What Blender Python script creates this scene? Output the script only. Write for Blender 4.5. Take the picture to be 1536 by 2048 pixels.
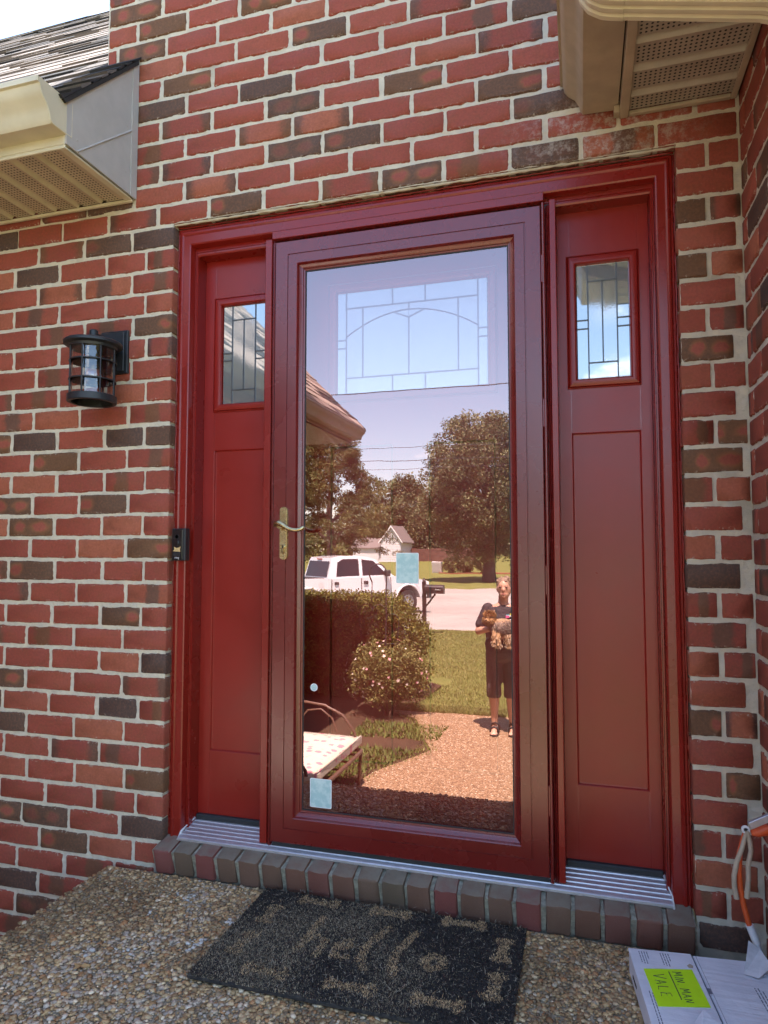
import bpy, bmesh, math, random
import numpy as np
from mathutils import Vector, Matrix, noise as mnoise

for o in list(bpy.data.objects):
    bpy.data.objects.remove(o, do_unlink=True)
R = math.radians
scene = bpy.context.scene
COL = scene.collection
random.seed(7)
RNG = np.random.default_rng(11)

# ------------------------------------------------------------------ camera
# world: x along the front wall (0 = left brick edge of the door opening), y into the house (wall face y=0), z up (0 = top of the brick sill)
cam_d = bpy.data.cameras.new('camera')
cam = bpy.data.objects.new('camera', cam_d)
COL.objects.link(cam)
cam.location = (1.3711, -2.015, 0.9784)
cam.rotation_euler = (math.pi / 2 + 0.0602, 0.0, 0.2857)
cam_d.sensor_fit = 'HORIZONTAL'
cam_d.sensor_width = 36.0
cam_d.lens = 1340.0 / 1536.0 * 36.0
cam_d.clip_start = 0.02
cam_d.clip_end = 3000.0
scene.camera = cam

# ------------------------------------------------------------------ sky and sun
SUN = Vector((0.08, 0.36, 0.93)).normalized()
SUN_EL = math.asin(SUN.z)
SUN_AZ = math.atan2(SUN.x, SUN.y)
world = bpy.data.worlds.new('World')
scene.world = world
world.use_nodes = True
wn = world.node_tree
wn.nodes.clear()
w_out = wn.nodes.new('ShaderNodeOutputWorld')
w_bg = wn.nodes.new('ShaderNodeBackground')
w_sky = wn.nodes.new('ShaderNodeTexSky')
w_sky.sky_type = 'NISHITA'
w_sky.sun_disc = False
w_sky.sun_elevation = SUN_EL
w_sky.sun_rotation = SUN_AZ
w_sky.air_density = 1.0
w_sky.dust_density = 0.7
w_sky.ozone_density = 1.0
w_bg.inputs['Strength'].default_value = 0.110
# soft summer clouds, the same everywhere round the sky
w_tc = wn.nodes.new('ShaderNodeTexCoord')
w_sep = wn.nodes.new('ShaderNodeSeparateXYZ')
wn.links.new(w_tc.outputs['Generated'], w_sep.inputs[0])
w_add = wn.nodes.new('ShaderNodeMath'); w_add.operation = 'ADD'; w_add.inputs[1].default_value = 0.12
wn.links.new(w_sep.outputs['Z'], w_add.inputs[0])
w_max = wn.nodes.new('ShaderNodeMath'); w_max.operation = 'MAXIMUM'; w_max.inputs[1].default_value = 0.05
wn.links.new(w_add.outputs[0], w_max.inputs[0])
w_dv = wn.nodes.new('ShaderNodeVectorMath'); w_dv.operation = 'DIVIDE'
w_cmb = wn.nodes.new('ShaderNodeCombineXYZ')
for i in range(3):
    wn.links.new(w_max.outputs[0], w_cmb.inputs[i])
wn.links.new(w_tc.outputs['Generated'], w_dv.inputs[0])
wn.links.new(w_cmb.outputs[0], w_dv.inputs[1])
w_no = wn.nodes.new('ShaderNodeTexNoise')
w_no.inputs['Scale'].default_value = 1.15
w_no.inputs['Detail'].default_value = 7.0
w_no.inputs['Roughness'].default_value = 0.58
wn.links.new(w_dv.outputs[0], w_no.inputs['Vector'])
w_rmp = wn.nodes.new('ShaderNodeMapRange'); w_rmp.interpolation_type = 'SMOOTHSTEP'
w_rmp.inputs['From Min'].default_value = 0.60
w_rmp.inputs['From Max'].default_value = 0.72
w_rmp.inputs['To Max'].default_value = 0.75
wn.links.new(w_no.outputs['Fac'], w_rmp.inputs['Value'])
w_mix = wn.nodes.new('ShaderNodeMix'); w_mix.data_type = 'RGBA'
w_mix.inputs['B'].default_value = (9.5, 9.3, 9.0, 1)
wn.links.new(w_rmp.outputs['Result'], w_mix.inputs['Factor'])
wn.links.new(w_sky.outputs['Color'], w_mix.inputs['A'])
wn.links.new(w_mix.outputs['Result'], w_bg.inputs['Color'])
wn.links.new(w_bg.outputs[0], w_out.inputs['Surface'])

sun_d = bpy.data.lights.new('sun', 'SUN')
sun_d.energy = 5.0
sun_d.angle = R(0.53)
sun_d.color = (1.0, 0.965, 0.91)
sun = bpy.data.objects.new('sun', sun_d)
sun.rotation_euler = SUN.to_track_quat('Z', 'Y').to_euler()
sun.location = (0, 6, 14)
COL.objects.link(sun)

vs = scene.view_settings
vs.view_transform = 'Standard'
vs.look = 'None'
vs.exposure = 2.5
vs.gamma = 1.0
vs.use_curve_mapping = False
cy = scene.cycles
cy.max_bounces = 9
cy.diffuse_bounces = 4
cy.glossy_bounces = 6
cy.transparent_max_bounces = 24
cy.transmission_bounces = 6
cy.use_denoising = True
cy.sample_clamp_indirect = 8.0

# ------------------------------------------------------------------ mesh helpers
class MB:
    def __init__(s):
        s.v = []; s.f = []; s.c = []; s.m = []
    def add(s, verts, faces, col=None, mi=0):
        b = len(s.v)
        s.v.extend([tuple(p) for p in verts])
        for f in faces:
            s.f.append(tuple(b + i for i in f)); s.c.append(col); s.m.append(mi)
        return s
    def box(s, x0, x1, y0, y1, z0, z1, bev=0.0, col=None, mi=0, M=None):
        lo = (x0, y0, z0); hi = (x1, y1, z1)
        if bev <= 0:
            V = [(x, y, z) for x in (x0, x1) for y in (y0, y1) for z in (z0, z1)]
            F = [(0, 1, 3, 2), (4, 6, 7, 5), (0, 4, 5, 1), (2, 3, 7, 6), (0, 2, 6, 4), (1, 5, 7, 3)]
        else:
            V = []; idx = {}
            for sx in (0, 1):
                for sy in (0, 1):
                    for sz in (0, 1):
                        sg = (sx, sy, sz)
                        for a in range(3):
                            p = []
                            for k in range(3):
                                e = hi[k] if sg[k] else lo[k]
                                if k != a:
                                    e += -bev if sg[k] else bev
                                p.append(e)
                            idx[(sx, sy, sz, a)] = len(V); V.append(tuple(p))
            F = []
            for a in range(3):
                b, c = (a + 1) % 3, (a + 2) % 3
                for sa in (0, 1):
                    q = []
                    for (sb, sc) in ((0, 0), (1, 0), (1, 1), (0, 1)):
                        k = [0, 0, 0]; k[a] = sa; k[b] = sb; k[c] = sc
                        q.append(idx[(k[0], k[1], k[2], a)])
                    F.append(tuple(q if sa else q[::-1]))
            for a in range(3):
                b, c = (a + 1) % 3, (a + 2) % 3
                for sb in (0, 1):
                    for sc in (0, 1):
                        k0 = [0, 0, 0]; k0[b] = sb; k0[c] = sc; k1 = list(k0); k1[a] = 1
                        q = [idx[(*k0, b)], idx[(*k1, b)], idx[(*k1, c)], idx[(*k0, c)]]
                        F.append(tuple(q if sb != sc else q[::-1]))
            for sx in (0, 1):
                for sy in (0, 1):
                    for sz in (0, 1):
                        q = [idx[(sx, sy, sz, a)] for a in range(3)]
                        F.append(tuple(q if (sx + sy + sz) % 2 else q[::-1]))
        if M is not None:
            V = [tuple(M @ Vector(p)) for p in V]
        return s.add(V, F, col, mi)
    def tube(s, pts, r, n=8, col=None, cap=True, mi=0):
        pts = [Vector(p) for p in pts]
        rs = r if isinstance(r, (list, tuple)) else [r] * len(pts)
        t0 = (pts[1] - pts[0]).normalized()
        u = t0.orthogonal().normalized()
        V = []; F = []
        for i, p in enumerate(pts):
            if i == 0: t = t0
            elif i == len(pts) - 1: t = (pts[i] - pts[i - 1]).normalized()
            else: t = ((pts[i + 1] - p).normalized() + (p - pts[i - 1]).normalized())
            t = t.normalized() if t.length > 1e-9 else t0
            u = (u - t * u.dot(t))
            u = u.normalized() if u.length > 1e-6 else t.orthogonal().normalized()
            w = t.cross(u)
            for k in range(n):
                a = 2 * math.pi * k / n
                V.append(tuple(p + (u * math.cos(a) + w * math.sin(a)) * rs[i]))
        for i in range(len(pts) - 1):
            for k in range(n):
                k2 = (k + 1) % n
                F.append((i * n + k, i * n + k2, (i + 1) * n + k2, (i + 1) * n + k))
        if cap:
            F.append(tuple(range(n - 1, -1, -1)))
            F.append(tuple((len(pts) - 1) * n + k for k in range(n)))
        return s.add(V, F, col, mi)
    def lathe(s, prof, c, n=24, col=None, axis='z', mi=0):
        V = []; F = []
        for (r, h) in prof:
            for k in range(n):
                a = 2 * math.pi * k / n
                p = (r * math.cos(a), r * math.sin(a), h)
                if axis == 'y': p = (p[0], p[2], -p[1])
                if axis == 'x': p = (p[2], p[0], p[1])
                V.append((c[0] + p[0], c[1] + p[1], c[2] + p[2]))
        for i in range(len(prof) - 1):
            for k in range(n):
                k2 = (k + 1) % n
                F.append((i * n + k, i * n + k2, (i + 1) * n + k2, (i + 1) * n + k))
        if prof[0][0] > 1e-6: F.append(tuple(range(n - 1, -1, -1)))
        if prof[-1][0] > 1e-6: F.append(tuple((len(prof) - 1) * n + k for k in range(n)))
        return s.add(V, F, col, mi)
    def extrude(s, poly, axis, a, b, col=None, mi=0):
        n = len(poly); V = []
        for e in (a, b):
            for (p, q) in poly:
                V.append({'x': (e, p, q), 'y': (p, e, q), 'z': (p, q, e)}[axis])
        F = [tuple(range(n - 1, -1, -1)), tuple(range(n, 2 * n))]
        for i in range(n):
            j = (i + 1) % n
            F.append((i, j, n + j, n + i))
        return s.add(V, F, col, mi)
    def capsule(s, p0, p1, r0, r1, n=12, col=None, m=4):
        p0 = Vector(p0); p1 = Vector(p1)
        d = (p1 - p0); t = d.normalized() if d.length > 1e-6 else Vector((0, 0, 1))
        pts = []; rs = []
        for i in range(m + 1):
            a = math.pi / 2 * (1 - i / m)
            pts.append(p0 - t * (r0 * math.sin(a))); rs.append(max(r0 * math.cos(a), r0 * 0.03))
        for i in range(m + 1):
            a = math.pi / 2 * i / m
            pts.append(p1 + t * (r1 * math.sin(a))); rs.append(max(r1 * math.cos(a), r1 * 0.03))
        return s.tube(pts, rs, n, col)
    def ellipsoid(s, c, r, M=None, n=16, m=10, col=None):
        V = []; F = []
        for i in range(m + 1):
            ph = -math.pi / 2 + math.pi * i / m
            cr = max(math.cos(ph), 0.02)
            for k in range(n):
                a = 2 * math.pi * k / n
                p = Vector((r[0] * cr * math.cos(a), r[1] * cr * math.sin(a), r[2] * math.sin(ph)))
                if M is not None: p = M @ p
                V.append((c[0] + p.x, c[1] + p.y, c[2] + p.z))
        for i in range(m):
            for k in range(n):
                k2 = (k + 1) % n
                F.append((i * n + k, i * n + k2, (i + 1) * n + k2, (i + 1) * n + k))
        F.append(tuple(range(n - 1, -1, -1))); F.append(tuple(m * n + k for k in range(n)))
        return s.add(V, F, col)

def link_obj(name, me, parent=None):
    o = bpy.data.objects.new(name, me)
    COL.objects.link(o)
    if parent is not None:
        o.parent = parent
        o.matrix_parent_inverse = WM.get(parent.name_full, Matrix.Identity(4)).inverted()
    return o
WM = {}

def tag(o, label=None, cat=None, group=None, kind=None):
    if label: o['label'] = label
    if cat: o['category'] = cat
    if group: o['group'] = group
    if kind: o['kind'] = kind
    return o

def thing(name, loc, label, cat, group=None):
    o = bpy.data.objects.new(name, None)
    COL.objects.link(o)
    o.location = loc
    o.empty_display_size = 0.1
    WM[o.name_full] = Matrix.Translation(Vector(loc))
    return tag(o, label, cat, group)

def build(name, mb, mats, parent=None, smooth=None, **tags):
    me = bpy.data.meshes.new(name)
    me.from_pydata(mb.v, [], mb.f)
    if not isinstance(mats, (list, tuple)): mats = [mats]
    for m in mats: me.materials.append(m)
    if len(mats) > 1: me.polygons.foreach_set('material_index', mb.m)
    if any(c is not None for c in mb.c):
        att = me.attributes.new('col', 'FLOAT_COLOR', 'FACE')
        att.data.foreach_set('color', np.array([(c if c is not None else (0.5, 0.5, 0.5)) + (1.0,) for c in mb.c], dtype=np.float32).ravel())
    if smooth is not None:
        me.polygons.foreach_set('use_smooth', [True] * len(me.polygons))
        if smooth < 3.1: me.set_sharp_from_angle(angle=smooth)
    me.update()
    o = link_obj(name, me, parent)
    return tag(o, tags.get('label'), tags.get('cat'), tags.get('group'), tags.get('kind'))

def np_build(name, V, F, mat, parent=None, cols=None, smooth=False, **tags):
    """fast mesh from arrays; F is (m,3) or (m,4)"""
    me = bpy.data.meshes.new(name)
    V = np.asarray(V, np.float32); F = np.asarray(F, np.int32); k = F.shape[1]
    me.vertices.add(len(V)); me.vertices.foreach_set('co', V.ravel())
    me.loops.add(F.size); me.loops.foreach_set('vertex_index', F.ravel())
    me.polygons.add(len(F))
    me.polygons.foreach_set('loop_start', np.arange(0, F.size, k, dtype=np.int32))
    if smooth: me.polygons.foreach_set('use_smooth', np.ones(len(F), dtype=bool))
    me.update(calc_edges=True)
    if cols is not None:
        att = me.attributes.new('col', 'FLOAT_COLOR', 'FACE')
        c4 = np.ones((len(F), 4), np.float32); c4[:, :3] = cols
        att.data.foreach_set('color', c4.ravel())
    me.materials.append(mat)
    o = link_obj(name, me, parent)
    return tag(o, tags.get('label'), tags.get('cat'), tags.get('group'), tags.get('kind'))

def text_geo(body, size):
    cu = bpy.data.curves.new('lettering', 'FONT')
    cu.body = body; cu.size = size; cu.align_x = 'CENTER'; cu.align_y = 'CENTER'
    cu.resolution_u = 3
    o = bpy.data.objects.new('lettering', cu)
    COL.objects.link(o)
    dg = bpy.context.evaluated_depsgraph_get()
    me = bpy.data.meshes.new_from_object(o.evaluated_get(dg))
    V = [tuple(v.co) for v in me.vertices]; F = [tuple(p.vertices) for p in me.polygons]
    bpy.data.objects.remove(o, do_unlink=True)
    bpy.data.meshes.remove(me); bpy.data.curves.remove(cu)
    return V, F

# ------------------------------------------------------------------ material helpers
class NT:
    def __init__(s, name):
        s.m = bpy.data.materials.new(name); s.m.use_nodes = True
        s.t = s.m.node_tree; s.t.nodes.clear()
        s.out = s.t.nodes.new('ShaderNodeOutputMaterial')
    def n(s, typ, props=None, **ins):
        nd = s.t.nodes.new('ShaderNode' + typ)
        for k, v in (props or {}).items(): setattr(nd, k, v)
        for k, v in ins.items():
            k = k.replace('_', ' ')
            sock = nd.inputs[int(k[1:])] if (k[0] == 'i' and k[1:].isdigit()) else nd.inputs[k]
            s.set(sock, v)
        return nd
    def set(s, sock, v):
        if isinstance(v, bpy.types.NodeSocket): s.t.links.new(v, sock)
        elif isinstance(v, bpy.types.Node): s.t.links.new(v.outputs[0], sock)
        else:
            if isinstance(v, (tuple, list)) and len(v) == 3 and sock.type == 'RGBA': v = (*v, 1)
            sock.default_value = v
    def math(s, op, a, b=0.0, c=0.0, clamp=False):
        nd = s.t.nodes.new('ShaderNodeMath'); nd.operation = op; nd.use_clamp = clamp
        s.set(nd.inputs[0], a); s.set(nd.inputs[1], b)
        if op in ('MULTIPLY_ADD', 'SMOOTH_MIN', 'WRAP', 'COMPARE'): s.set(nd.inputs[2], c)
        return nd.outputs[0]
    def mix(s, f, a, b, blend='MIX'):
        nd = s.t.nodes.new('ShaderNodeMix'); nd.data_type = 'RGBA'; nd.blend_type = blend
        s.set(nd.inputs['Factor'], f); s.set(nd.inputs['A'], a); s.set(nd.inputs['B'], b)
        return nd.outputs['Result']
    def noise(s, vec, scale, detail=4.0, rough=0.55, dist=0.0):
        nd = s.n('TexNoise', Scale=scale, Detail=detail, Roughness=rough, Distortion=dist)
        if vec is not None: s.set(nd.inputs['Vector'], vec)
        return nd.outputs['Fac']
    def ramp(s, v, a, b, lo=0.0, hi=1.0, smooth=True):
        nd = s.t.nodes.new('ShaderNodeMapRange')
        if smooth: nd.interpolation_type = 'SMOOTHSTEP'
        s.set(nd.inputs['Value'], v)
        nd.inputs['From Min'].default_value = a; nd.inputs['From Max'].default_value = b
        nd.inputs['To Min'].default_value = lo; nd.inputs['To Max'].default_value = hi
        return nd.outputs['Result']
    def bump(s, h, strength, dist=0.01):
        return s.n('Bump', Height=h, Strength=strength, Distance=dist).outputs[0]
    def obj(s): return s.n('TexCoord').outputs['Object']
    def pos(s): return s.n('NewGeometry').outputs['Position']
    def bsdf(s, **k):
        nd = s.n('BsdfPrincipled')
        for kk, v in k.items(): s.set(nd.inputs[kk.replace('_', ' ')], v)
        s.t.links.new(nd.outputs[0], s.out.inputs['Surface'])
        return nd

def plain(name, col, rough=0.5, metal=0.0, var=0.12, scale=30.0, bump=0.0, bscale=200.0, spec=0.5, coat=0.0):
    k = NT(name); p = k.pos()
    nz = k.noise(p, scale, 5.0)
    c = k.mix(k.ramp(nz, 0.3, 0.7), tuple(x * (1 - var) for x in col), tuple(min(1, x * (1 + var)) for x in col))
    kw = dict(Base_Color=c, Roughness=k.ramp(k.noise(p, scale * 1.7, 3.0), 0.2, 0.8, max(0.02, rough - 0.06), min(1, rough + 0.06)), Metallic=metal, Specular_IOR_Level=spec, Coat_Weight=coat)
    if bump: kw['Normal'] = k.bump(k.noise(p, bscale, 4.0), bump, 0.004 if bscale > 20 else 0.03)
    k.bsdf(**kw)
    return k.m

def attr_mat(name, rough=0.7, var=0.2, scale=60.0, bump=0.0, spec=0.3, transl=0.0, gain=1.0):
    k = NT(name); p = k.pos()
    a = k.n('Attribute', {'attribute_name': 'col'}).outputs['Color']
    nz = k.noise(p, scale, 3.0)
    c = k.mix(1.0, a, k.n('CombineColor', Red=k.ramp(nz, .2, .8, gain - var, gain + var), Green=k.ramp(nz, .2, .8, gain - var, gain + var), Blue=k.ramp(nz, .2, .8, gain - var, gain + var)).outputs[0], 'MULTIPLY')
    kw = dict(Base_Color=c, Roughness=rough, Specular_IOR_Level=spec)
    if bump: kw['Normal'] = k.bump(k.noise(p, scale * 3, 4.0), bump, 0.004)
    b = k.bsdf(**kw)
    if transl:
        tr = k.n('BsdfTranslucent', Color=c)
        mx = k.n('MixShader', Fac=transl); k.set(mx.inputs[1], b); k.set(mx.inputs[2], tr)
        k.t.links.new(mx.outputs[0], k.out.inputs['Surface'])
    return k.m
# ------------------------------------------------------------------ materials
def brick_material(name, attr=False):
    k = NT(name)
    if attr:
        vec = k.n('Attribute', {'attribute_name': 'uvw'}).outputs['Vector']
        rnd = k.n('Attribute', {'attribute_name': 'rnd'}).outputs['Fac']
    else:
        vec = k.obj()
        rnd = k.n('ObjectInfo').outputs['Random']
    wp = k.pos()
    r1 = k.math('FRACT', k.math('MULTIPLY', rnd, 7.13))
    r2 = k.math('FRACT', k.math('MULTIPLY', rnd, 31.7))
    r3 = k.math('FRACT', k.math('MULTIPLY', rnd, 97.3))
    sep = k.n('SeparateXYZ', Vector=vec)
    x, z = sep.outputs['X'], sep.outputs['Z']
    nlow = k.noise(wp, 28.0, 4.0, 0.6)
    nmid = k.noise(wp, 120.0, 5.0, 0.65)
    nhi = k.noise(wp, 900.0, 3.0, 0.7)
    wob = k.math('MULTIPLY', k.math('SUBTRACT', nlow, 0.5), 0.05)
    xw = k.math('ADD', x, wob); zw = k.math('ADD', z, k.math('MULTIPLY', wob, 0.5))
    red = k.mix(r1, (0.325, 0.076, 0.046), (0.25, 0.056, 0.038))
    red = k.mix(k.ramp(r2, 0.7, 1.0), red, (0.37, 0.115, 0.062))
    red = k.mix(k.ramp(nlow, 0.42, 0.68, 0, 0.35), red, (0.22, 0.075, 0.034))
    dark = k.mix(r3, (0.078, 0.050, 0.043), (0.160, 0.078, 0.036))
    dark = k.mix(k.ramp(nmid, 0.35, 0.75, 0, 0.5), dark, (0.19, 0.09, 0.05))
    # kiss marks left by stacking in the kiln
    def ell(cx, rx, rz):
        a = k.math('DIVIDE', k.math('SUBTRACT', xw, cx), rx)
        b = k.math('DIVIDE', zw, rz)
        return k.math('SQRT', k.math('ADD', k.math('MULTIPLY', a, a), k.math('MULTIPLY', b, b)))
    off = k.math('MULTIPLY', k.math('SUBTRACT', r2, 0.5), 0.06)
    sz = k.math('ADD', 0.6, k.math('MULTIPLY', r3, 0.75))
    e1 = k.math('ADD', ell(k.math('ADD', off, 0.046), k.math('MULTIPLY', sz, 0.034), 0.020), k.math('MULTIPLY', k.math('LESS_THAN', r2, 0.35), 5.0))
    e2 = k.math('ADD', ell(k.math('SUBTRACT', off, 0.044), k.math('SUBTRACT', 0.056, k.math('MULTIPLY', sz, 0.026)), 0.023), k.math('MULTIPLY', k.math('GREATER_THAN', r2, 0.72), 5.0))
    d = k.math('ADD', k.math('MINIMUM', e1, e2), k.math('MULTIPLY', k.math('SUBTRACT', nmid, 0.5), 0.9))
    oval = k.ramp(d, 0.6, 1.35, 0.85, 0.0)
    ovcol = k.mix(k.ramp(d, 0.55, 0.95), (0.33, 0.082, 0.055), (0.30, 0.115, 0.050))
    darkoval = k.mix(k.math('MULTIPLY', oval, k.ramp(r3, 0.25, 0.5)), dark, ovcol)
    # banded bricks: a brown stripe across a red brick
    band = k.ramp(k.math('ABSOLUTE', k.math('SUBTRACT', xw, k.math('MULTIPLY', k.math('SUBTRACT', r3, 0.5), 0.09))), 0.022, 0.042, 1.0, 0.0)
    stripe = k.mix(k.math('MULTIPLY', band, 0.85), red, k.mix(r2, (0.175, 0.080, 0.038), (0.115, 0.068, 0.048)))
    ends = k.ramp(k.math('ABSOLUTE', xw), 0.050, 0.085)
    endb = k.mix(k.math('MULTIPLY', ends, 0.85), red, dark)
    c = red
    c = k.mix(k.math('GREATER_THAN', r1, 0.60), c, stripe)
    c = k.mix(k.math('GREATER_THAN', r1, 0.74), c, endb)
    c = k.mix(k.math('GREATER_THAN', r1, 0.82), c, darkoval)
    # colour, wear and pale bloom
    c = k.mix(1.0, c, k.n('CombineColor', Red=k.ramp(nmid, .25, .8, .84, 1.17), Green=k.ramp(nmid, .25, .8, .84, 1.17), Blue=k.ramp(nmid, .25, .8, .84, 1.17)).outputs[0], 'MULTIPLY')
    bloom = k.math('MULTIPLY', k.ramp(k.noise(wp, 46.0, 6.0, 0.75), 0.58, 0.82), 0.5)
    c = k.mix(bloom, c, (0.40, 0.19, 0.14))
    # salt bloom where the gutter has dripped on the wall
    dv = k.n('VectorMath', {'operation': 'DISTANCE'}, i0=k.n('Mapping', Vector=wp, Scale=(1.0, 1.0, 2.0)).outputs[0], i1=(1.46, 0.0, 4.44)).outputs['Value']
    salt = k.math('MULTIPLY', k.ramp(dv, 0.10, 0.36, 1.0, 0.0), k.ramp(k.noise(wp, 34.0, 6.0, 0.75), 0.44, 0.66))
    c = k.mix(k.math('MULTIPLY', salt, 0.75), c, (0.47, 0.40, 0.34))
    spk = k.ramp(k.noise(wp, 420.0, 2.0, 0.5), 0.72, 0.80)
    c = k.mix(k.math('MULTIPLY', spk, 0.5), c, (0.45, 0.36, 0.29))
    # mortar smeared on the arrises
    sm = k.math('MULTIPLY', k.ramp(k.math('ABSOLUTE', zw), 0.024, 0.033), k.ramp(k.noise(wp, 95.0, 4.0, 0.7), 0.54, 0.66))
    c = k.mix(k.math('MULTIPLY', sm, 0.7), c, (0.52, 0.45, 0.35))
    h = k.math('ADD', k.math('MULTIPLY', nmid, 0.7), k.math('MULTIPLY', nhi, 0.3))
    gr = k.math('ADD', h, k.math('MULTIPLY', k.noise(k.n('Mapping', Vector=wp, Scale=(300.0, 300.0, 30.0)).outputs[0], 1.0, 2.0), 0.25))
    k.bsdf(Base_Color=c, Roughness=k.ramp(nmid, 0.2, 0.8, 0.72, 0.9), Specular_IOR_Level=0.35, Normal=k.bump(gr, 0.55, 0.0035))
    return k.m

def mortar_material():
    k = NT('lime_mortar'); p = k.pos()
    a = k.noise(p, 22.0, 5.0, 0.6); b = k.noise(p, 380.0, 4.0, 0.7); g = k.noise(p, 1100.0, 2.0, 0.6)
    c = k.mix(k.ramp(a, 0.3, 0.72), (0.76, 0.69, 0.53), (0.64, 0.59, 0.48))
    c = k.mix(k.ramp(b, 0.54, 0.78, 0, 0.5), c, (0.45, 0.39, 0.30))
    stain = k.math('MULTIPLY', k.ramp(k.noise(p, 3.2, 4.0, 0.6), 0.58, 0.72), 0.5)
    c = k.mix(stain, c, (0.36, 0.31, 0.21))
    k.bsdf(Base_Color=c, Roughness=0.95, Specular_IOR_Level=0.2, Normal=k.bump(k.math('ADD', k.math('MULTIPLY', b, 0.6), k.math('ADD', k.math('MULTIPLY', g, 0.25), k.math('MULTIPLY', k.noise(p, 70.0, 3.0), 0.9))), 0.9, 0.006))
    return k.m

def paint_material(name, col, rough, brush=0.10, coat=0.15, orange=0.03, spec=0.8):
    k = NT(name); p = k.pos()
    st = k.noise(k.n('Mapping', Vector=p, Scale=(420.0, 420.0, 9.0)).outputs[0], 1.0, 3.0, 0.6)
    lo = k.noise(p, 5.0, 4.0, 0.6)
    c = k.mix(k.ramp(lo, 0.3, 0.7), tuple(x * 0.93 for x in col), tuple(x * 1.06 for x in col))
    du = k.math('MULTIPLY', k.ramp(k.noise(p, 90.0, 6.0, 0.8), 0.70, 0.85), 0.10)
    c = k.mix(du, c, (0.35, 0.22, 0.18))
    pe = k.noise(p, 480.0, 2.0, 0.5)
    h = k.math('ADD', k.math('MULTIPLY', st, brush), k.math('MULTIPLY', pe, orange))
    k.bsdf(Base_Color=c, Roughness=k.ramp(lo, 0.25, 0.75, rough - 0.04, rough + 0.06), Specular_IOR_Level=spec, Coat_Weight=coat, Coat_Roughness=rough * 0.8, Normal=k.bump(h, 0.5, 0.0012))
    return k.m

def reflect_glass(name, r0, tint, rough=0.0, wav=0.0, wscale=2.0, body=None, bodyrough=0.3, rcol=(1, 1, 1, 1)):
    """a pane: mirror share grows towards grazing, the rest looks through (or onto an obscure body)"""
    k = NT(name)
    g = k.n('NewGeometry')
    dt = k.n('VectorMath', {'operation': 'DOT_PRODUCT'}, i0=g.outputs['Incoming'], i1=g.outputs['Normal']).outputs['Value']
    c5 = k.math('POWER', k.math('SUBTRACT', 1.0, k.math('ABSOLUTE', dt), clamp=True), 5.0)
    fac = k.math('ADD', r0, k.math('MULTIPLY', c5, 1.0 - r0), clamp=True)
    gl = k.n('BsdfGlossy', Color=rcol, Roughness=rough)
    if wav:
        h = k.noise(k.pos(), wscale, 2.0, 0.5)
        k.set(gl.inputs['Normal'], k.bump(h, 1.0, wav))
    if body is None:
        under = k.n('BsdfTransparent', Color=tint)
    else:
        under = k.n('BsdfPrincipled')
        k.set(under.inputs['Base Color'], body); k.set(under.inputs['Roughness'], bodyrough)
    mx = k.n('MixShader', Fac=fac); k.set(mx.inputs[1], under); k.set(mx.inputs[2], gl)
    k.t.links.new(mx.outputs[0], k.out.inputs['Surface'])
    return k.m

M = {}
M['brick'] = brick_material('fired_brick')
M['brick_far'] = brick_material('fired_brick_field', True)
M['mortar'] = mortar_material()
M['red'] = paint_material('burgundy_trim_paint', (0.225, 0.012, 0.0075), 0.27, brush=0.22, coat=0.25, spec=0.45)
M['redpanel'] = paint_material('burgundy_panel_paint', (0.25, 0.013, 0.008), 0.31, brush=0.32, coat=0.15, spec=0.42)
M['redalu'] = paint_material('burgundy_factory_paint', (0.155, 0.009, 0.0075), 0.27, brush=0.0, coat=0.55, orange=0.06, spec=0.6)
M['bead'] = paint_material('burgundy_bead', (0.22, 0.015, 0.014), 0.22, brush=0.0, coat=0.4, orange=0.0)
M['rubber'] = plain('black_rubber', (0.02, 0.022, 0.024), 0.6)
M['alu'] = plain('mill_aluminium', (0.62, 0.62, 0.65), 0.45, 0.8, var=0.05, scale=60, bump=0.15, bscale=900)
M['caulk'] = plain('white_caulk', (0.75, 0.73, 0.72), 0.5, bump=0.4, bscale=300)
M['black'] = plain('black_lamp_metal', (0.018, 0.020, 0.024), 0.42, 0.0, bump=0.12, bscale=1500)
M['plastic'] = plain('black_gloss_plastic', (0.012, 0.012, 0.014), 0.12)
M['brass'] = plain('antique_brass', (0.50, 0.40, 0.22), 0.27, 1.0, var=0.10, scale=30, bump=0.03, bscale=300)
M['gold'] = plain('gold_sticker', (0.75, 0.55, 0.25), 0.3, 0.2)
M['white'] = plain('white_print', (0.8, 0.8, 0.8), 0.5)
M['storm'] = reflect_glass('storm_door_glass', 0.34, (0.97, 0.96, 0.96, 1), 0.0, 0.00016, 5.0, rcol=(1.0, 0.74, 0.70, 1))
M['clear'] = reflect_glass('clear_lamp_glass', 0.12, (0.97, 0.97, 0.96, 1), 0.0, 0.0006, 30.0)
M['stormback'] = reflect_glass('storm_door_glass_edge', 0.0, (0.98, 0.99, 0.98, 1))
M['pane_sm'] = reflect_glass('reeded_pane', 0.36, None, 0.02, 0.000010, 40.0, (0.15, 0.185, 0.195, 1))
M['pane_ob'] = reflect_glass('pebbled_pane', 0.34, None, 0.05, 0.00006, 170.0, (0.16, 0.19, 0.20, 1))
M['came'] = plain('lead_came', (0.10, 0.105, 0.11), 0.35, 0.7)
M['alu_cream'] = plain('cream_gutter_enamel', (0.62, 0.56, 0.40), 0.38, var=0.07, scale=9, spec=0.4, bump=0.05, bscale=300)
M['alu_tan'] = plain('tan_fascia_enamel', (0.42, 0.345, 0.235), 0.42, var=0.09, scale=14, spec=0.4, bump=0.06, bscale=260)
M['alu_shade'] = plain('shade_darkened_enamel', (0.15, 0.115, 0.09), 0.45, var=0.08, scale=9)  # wing eave: its shade is put into this darker colour
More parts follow.
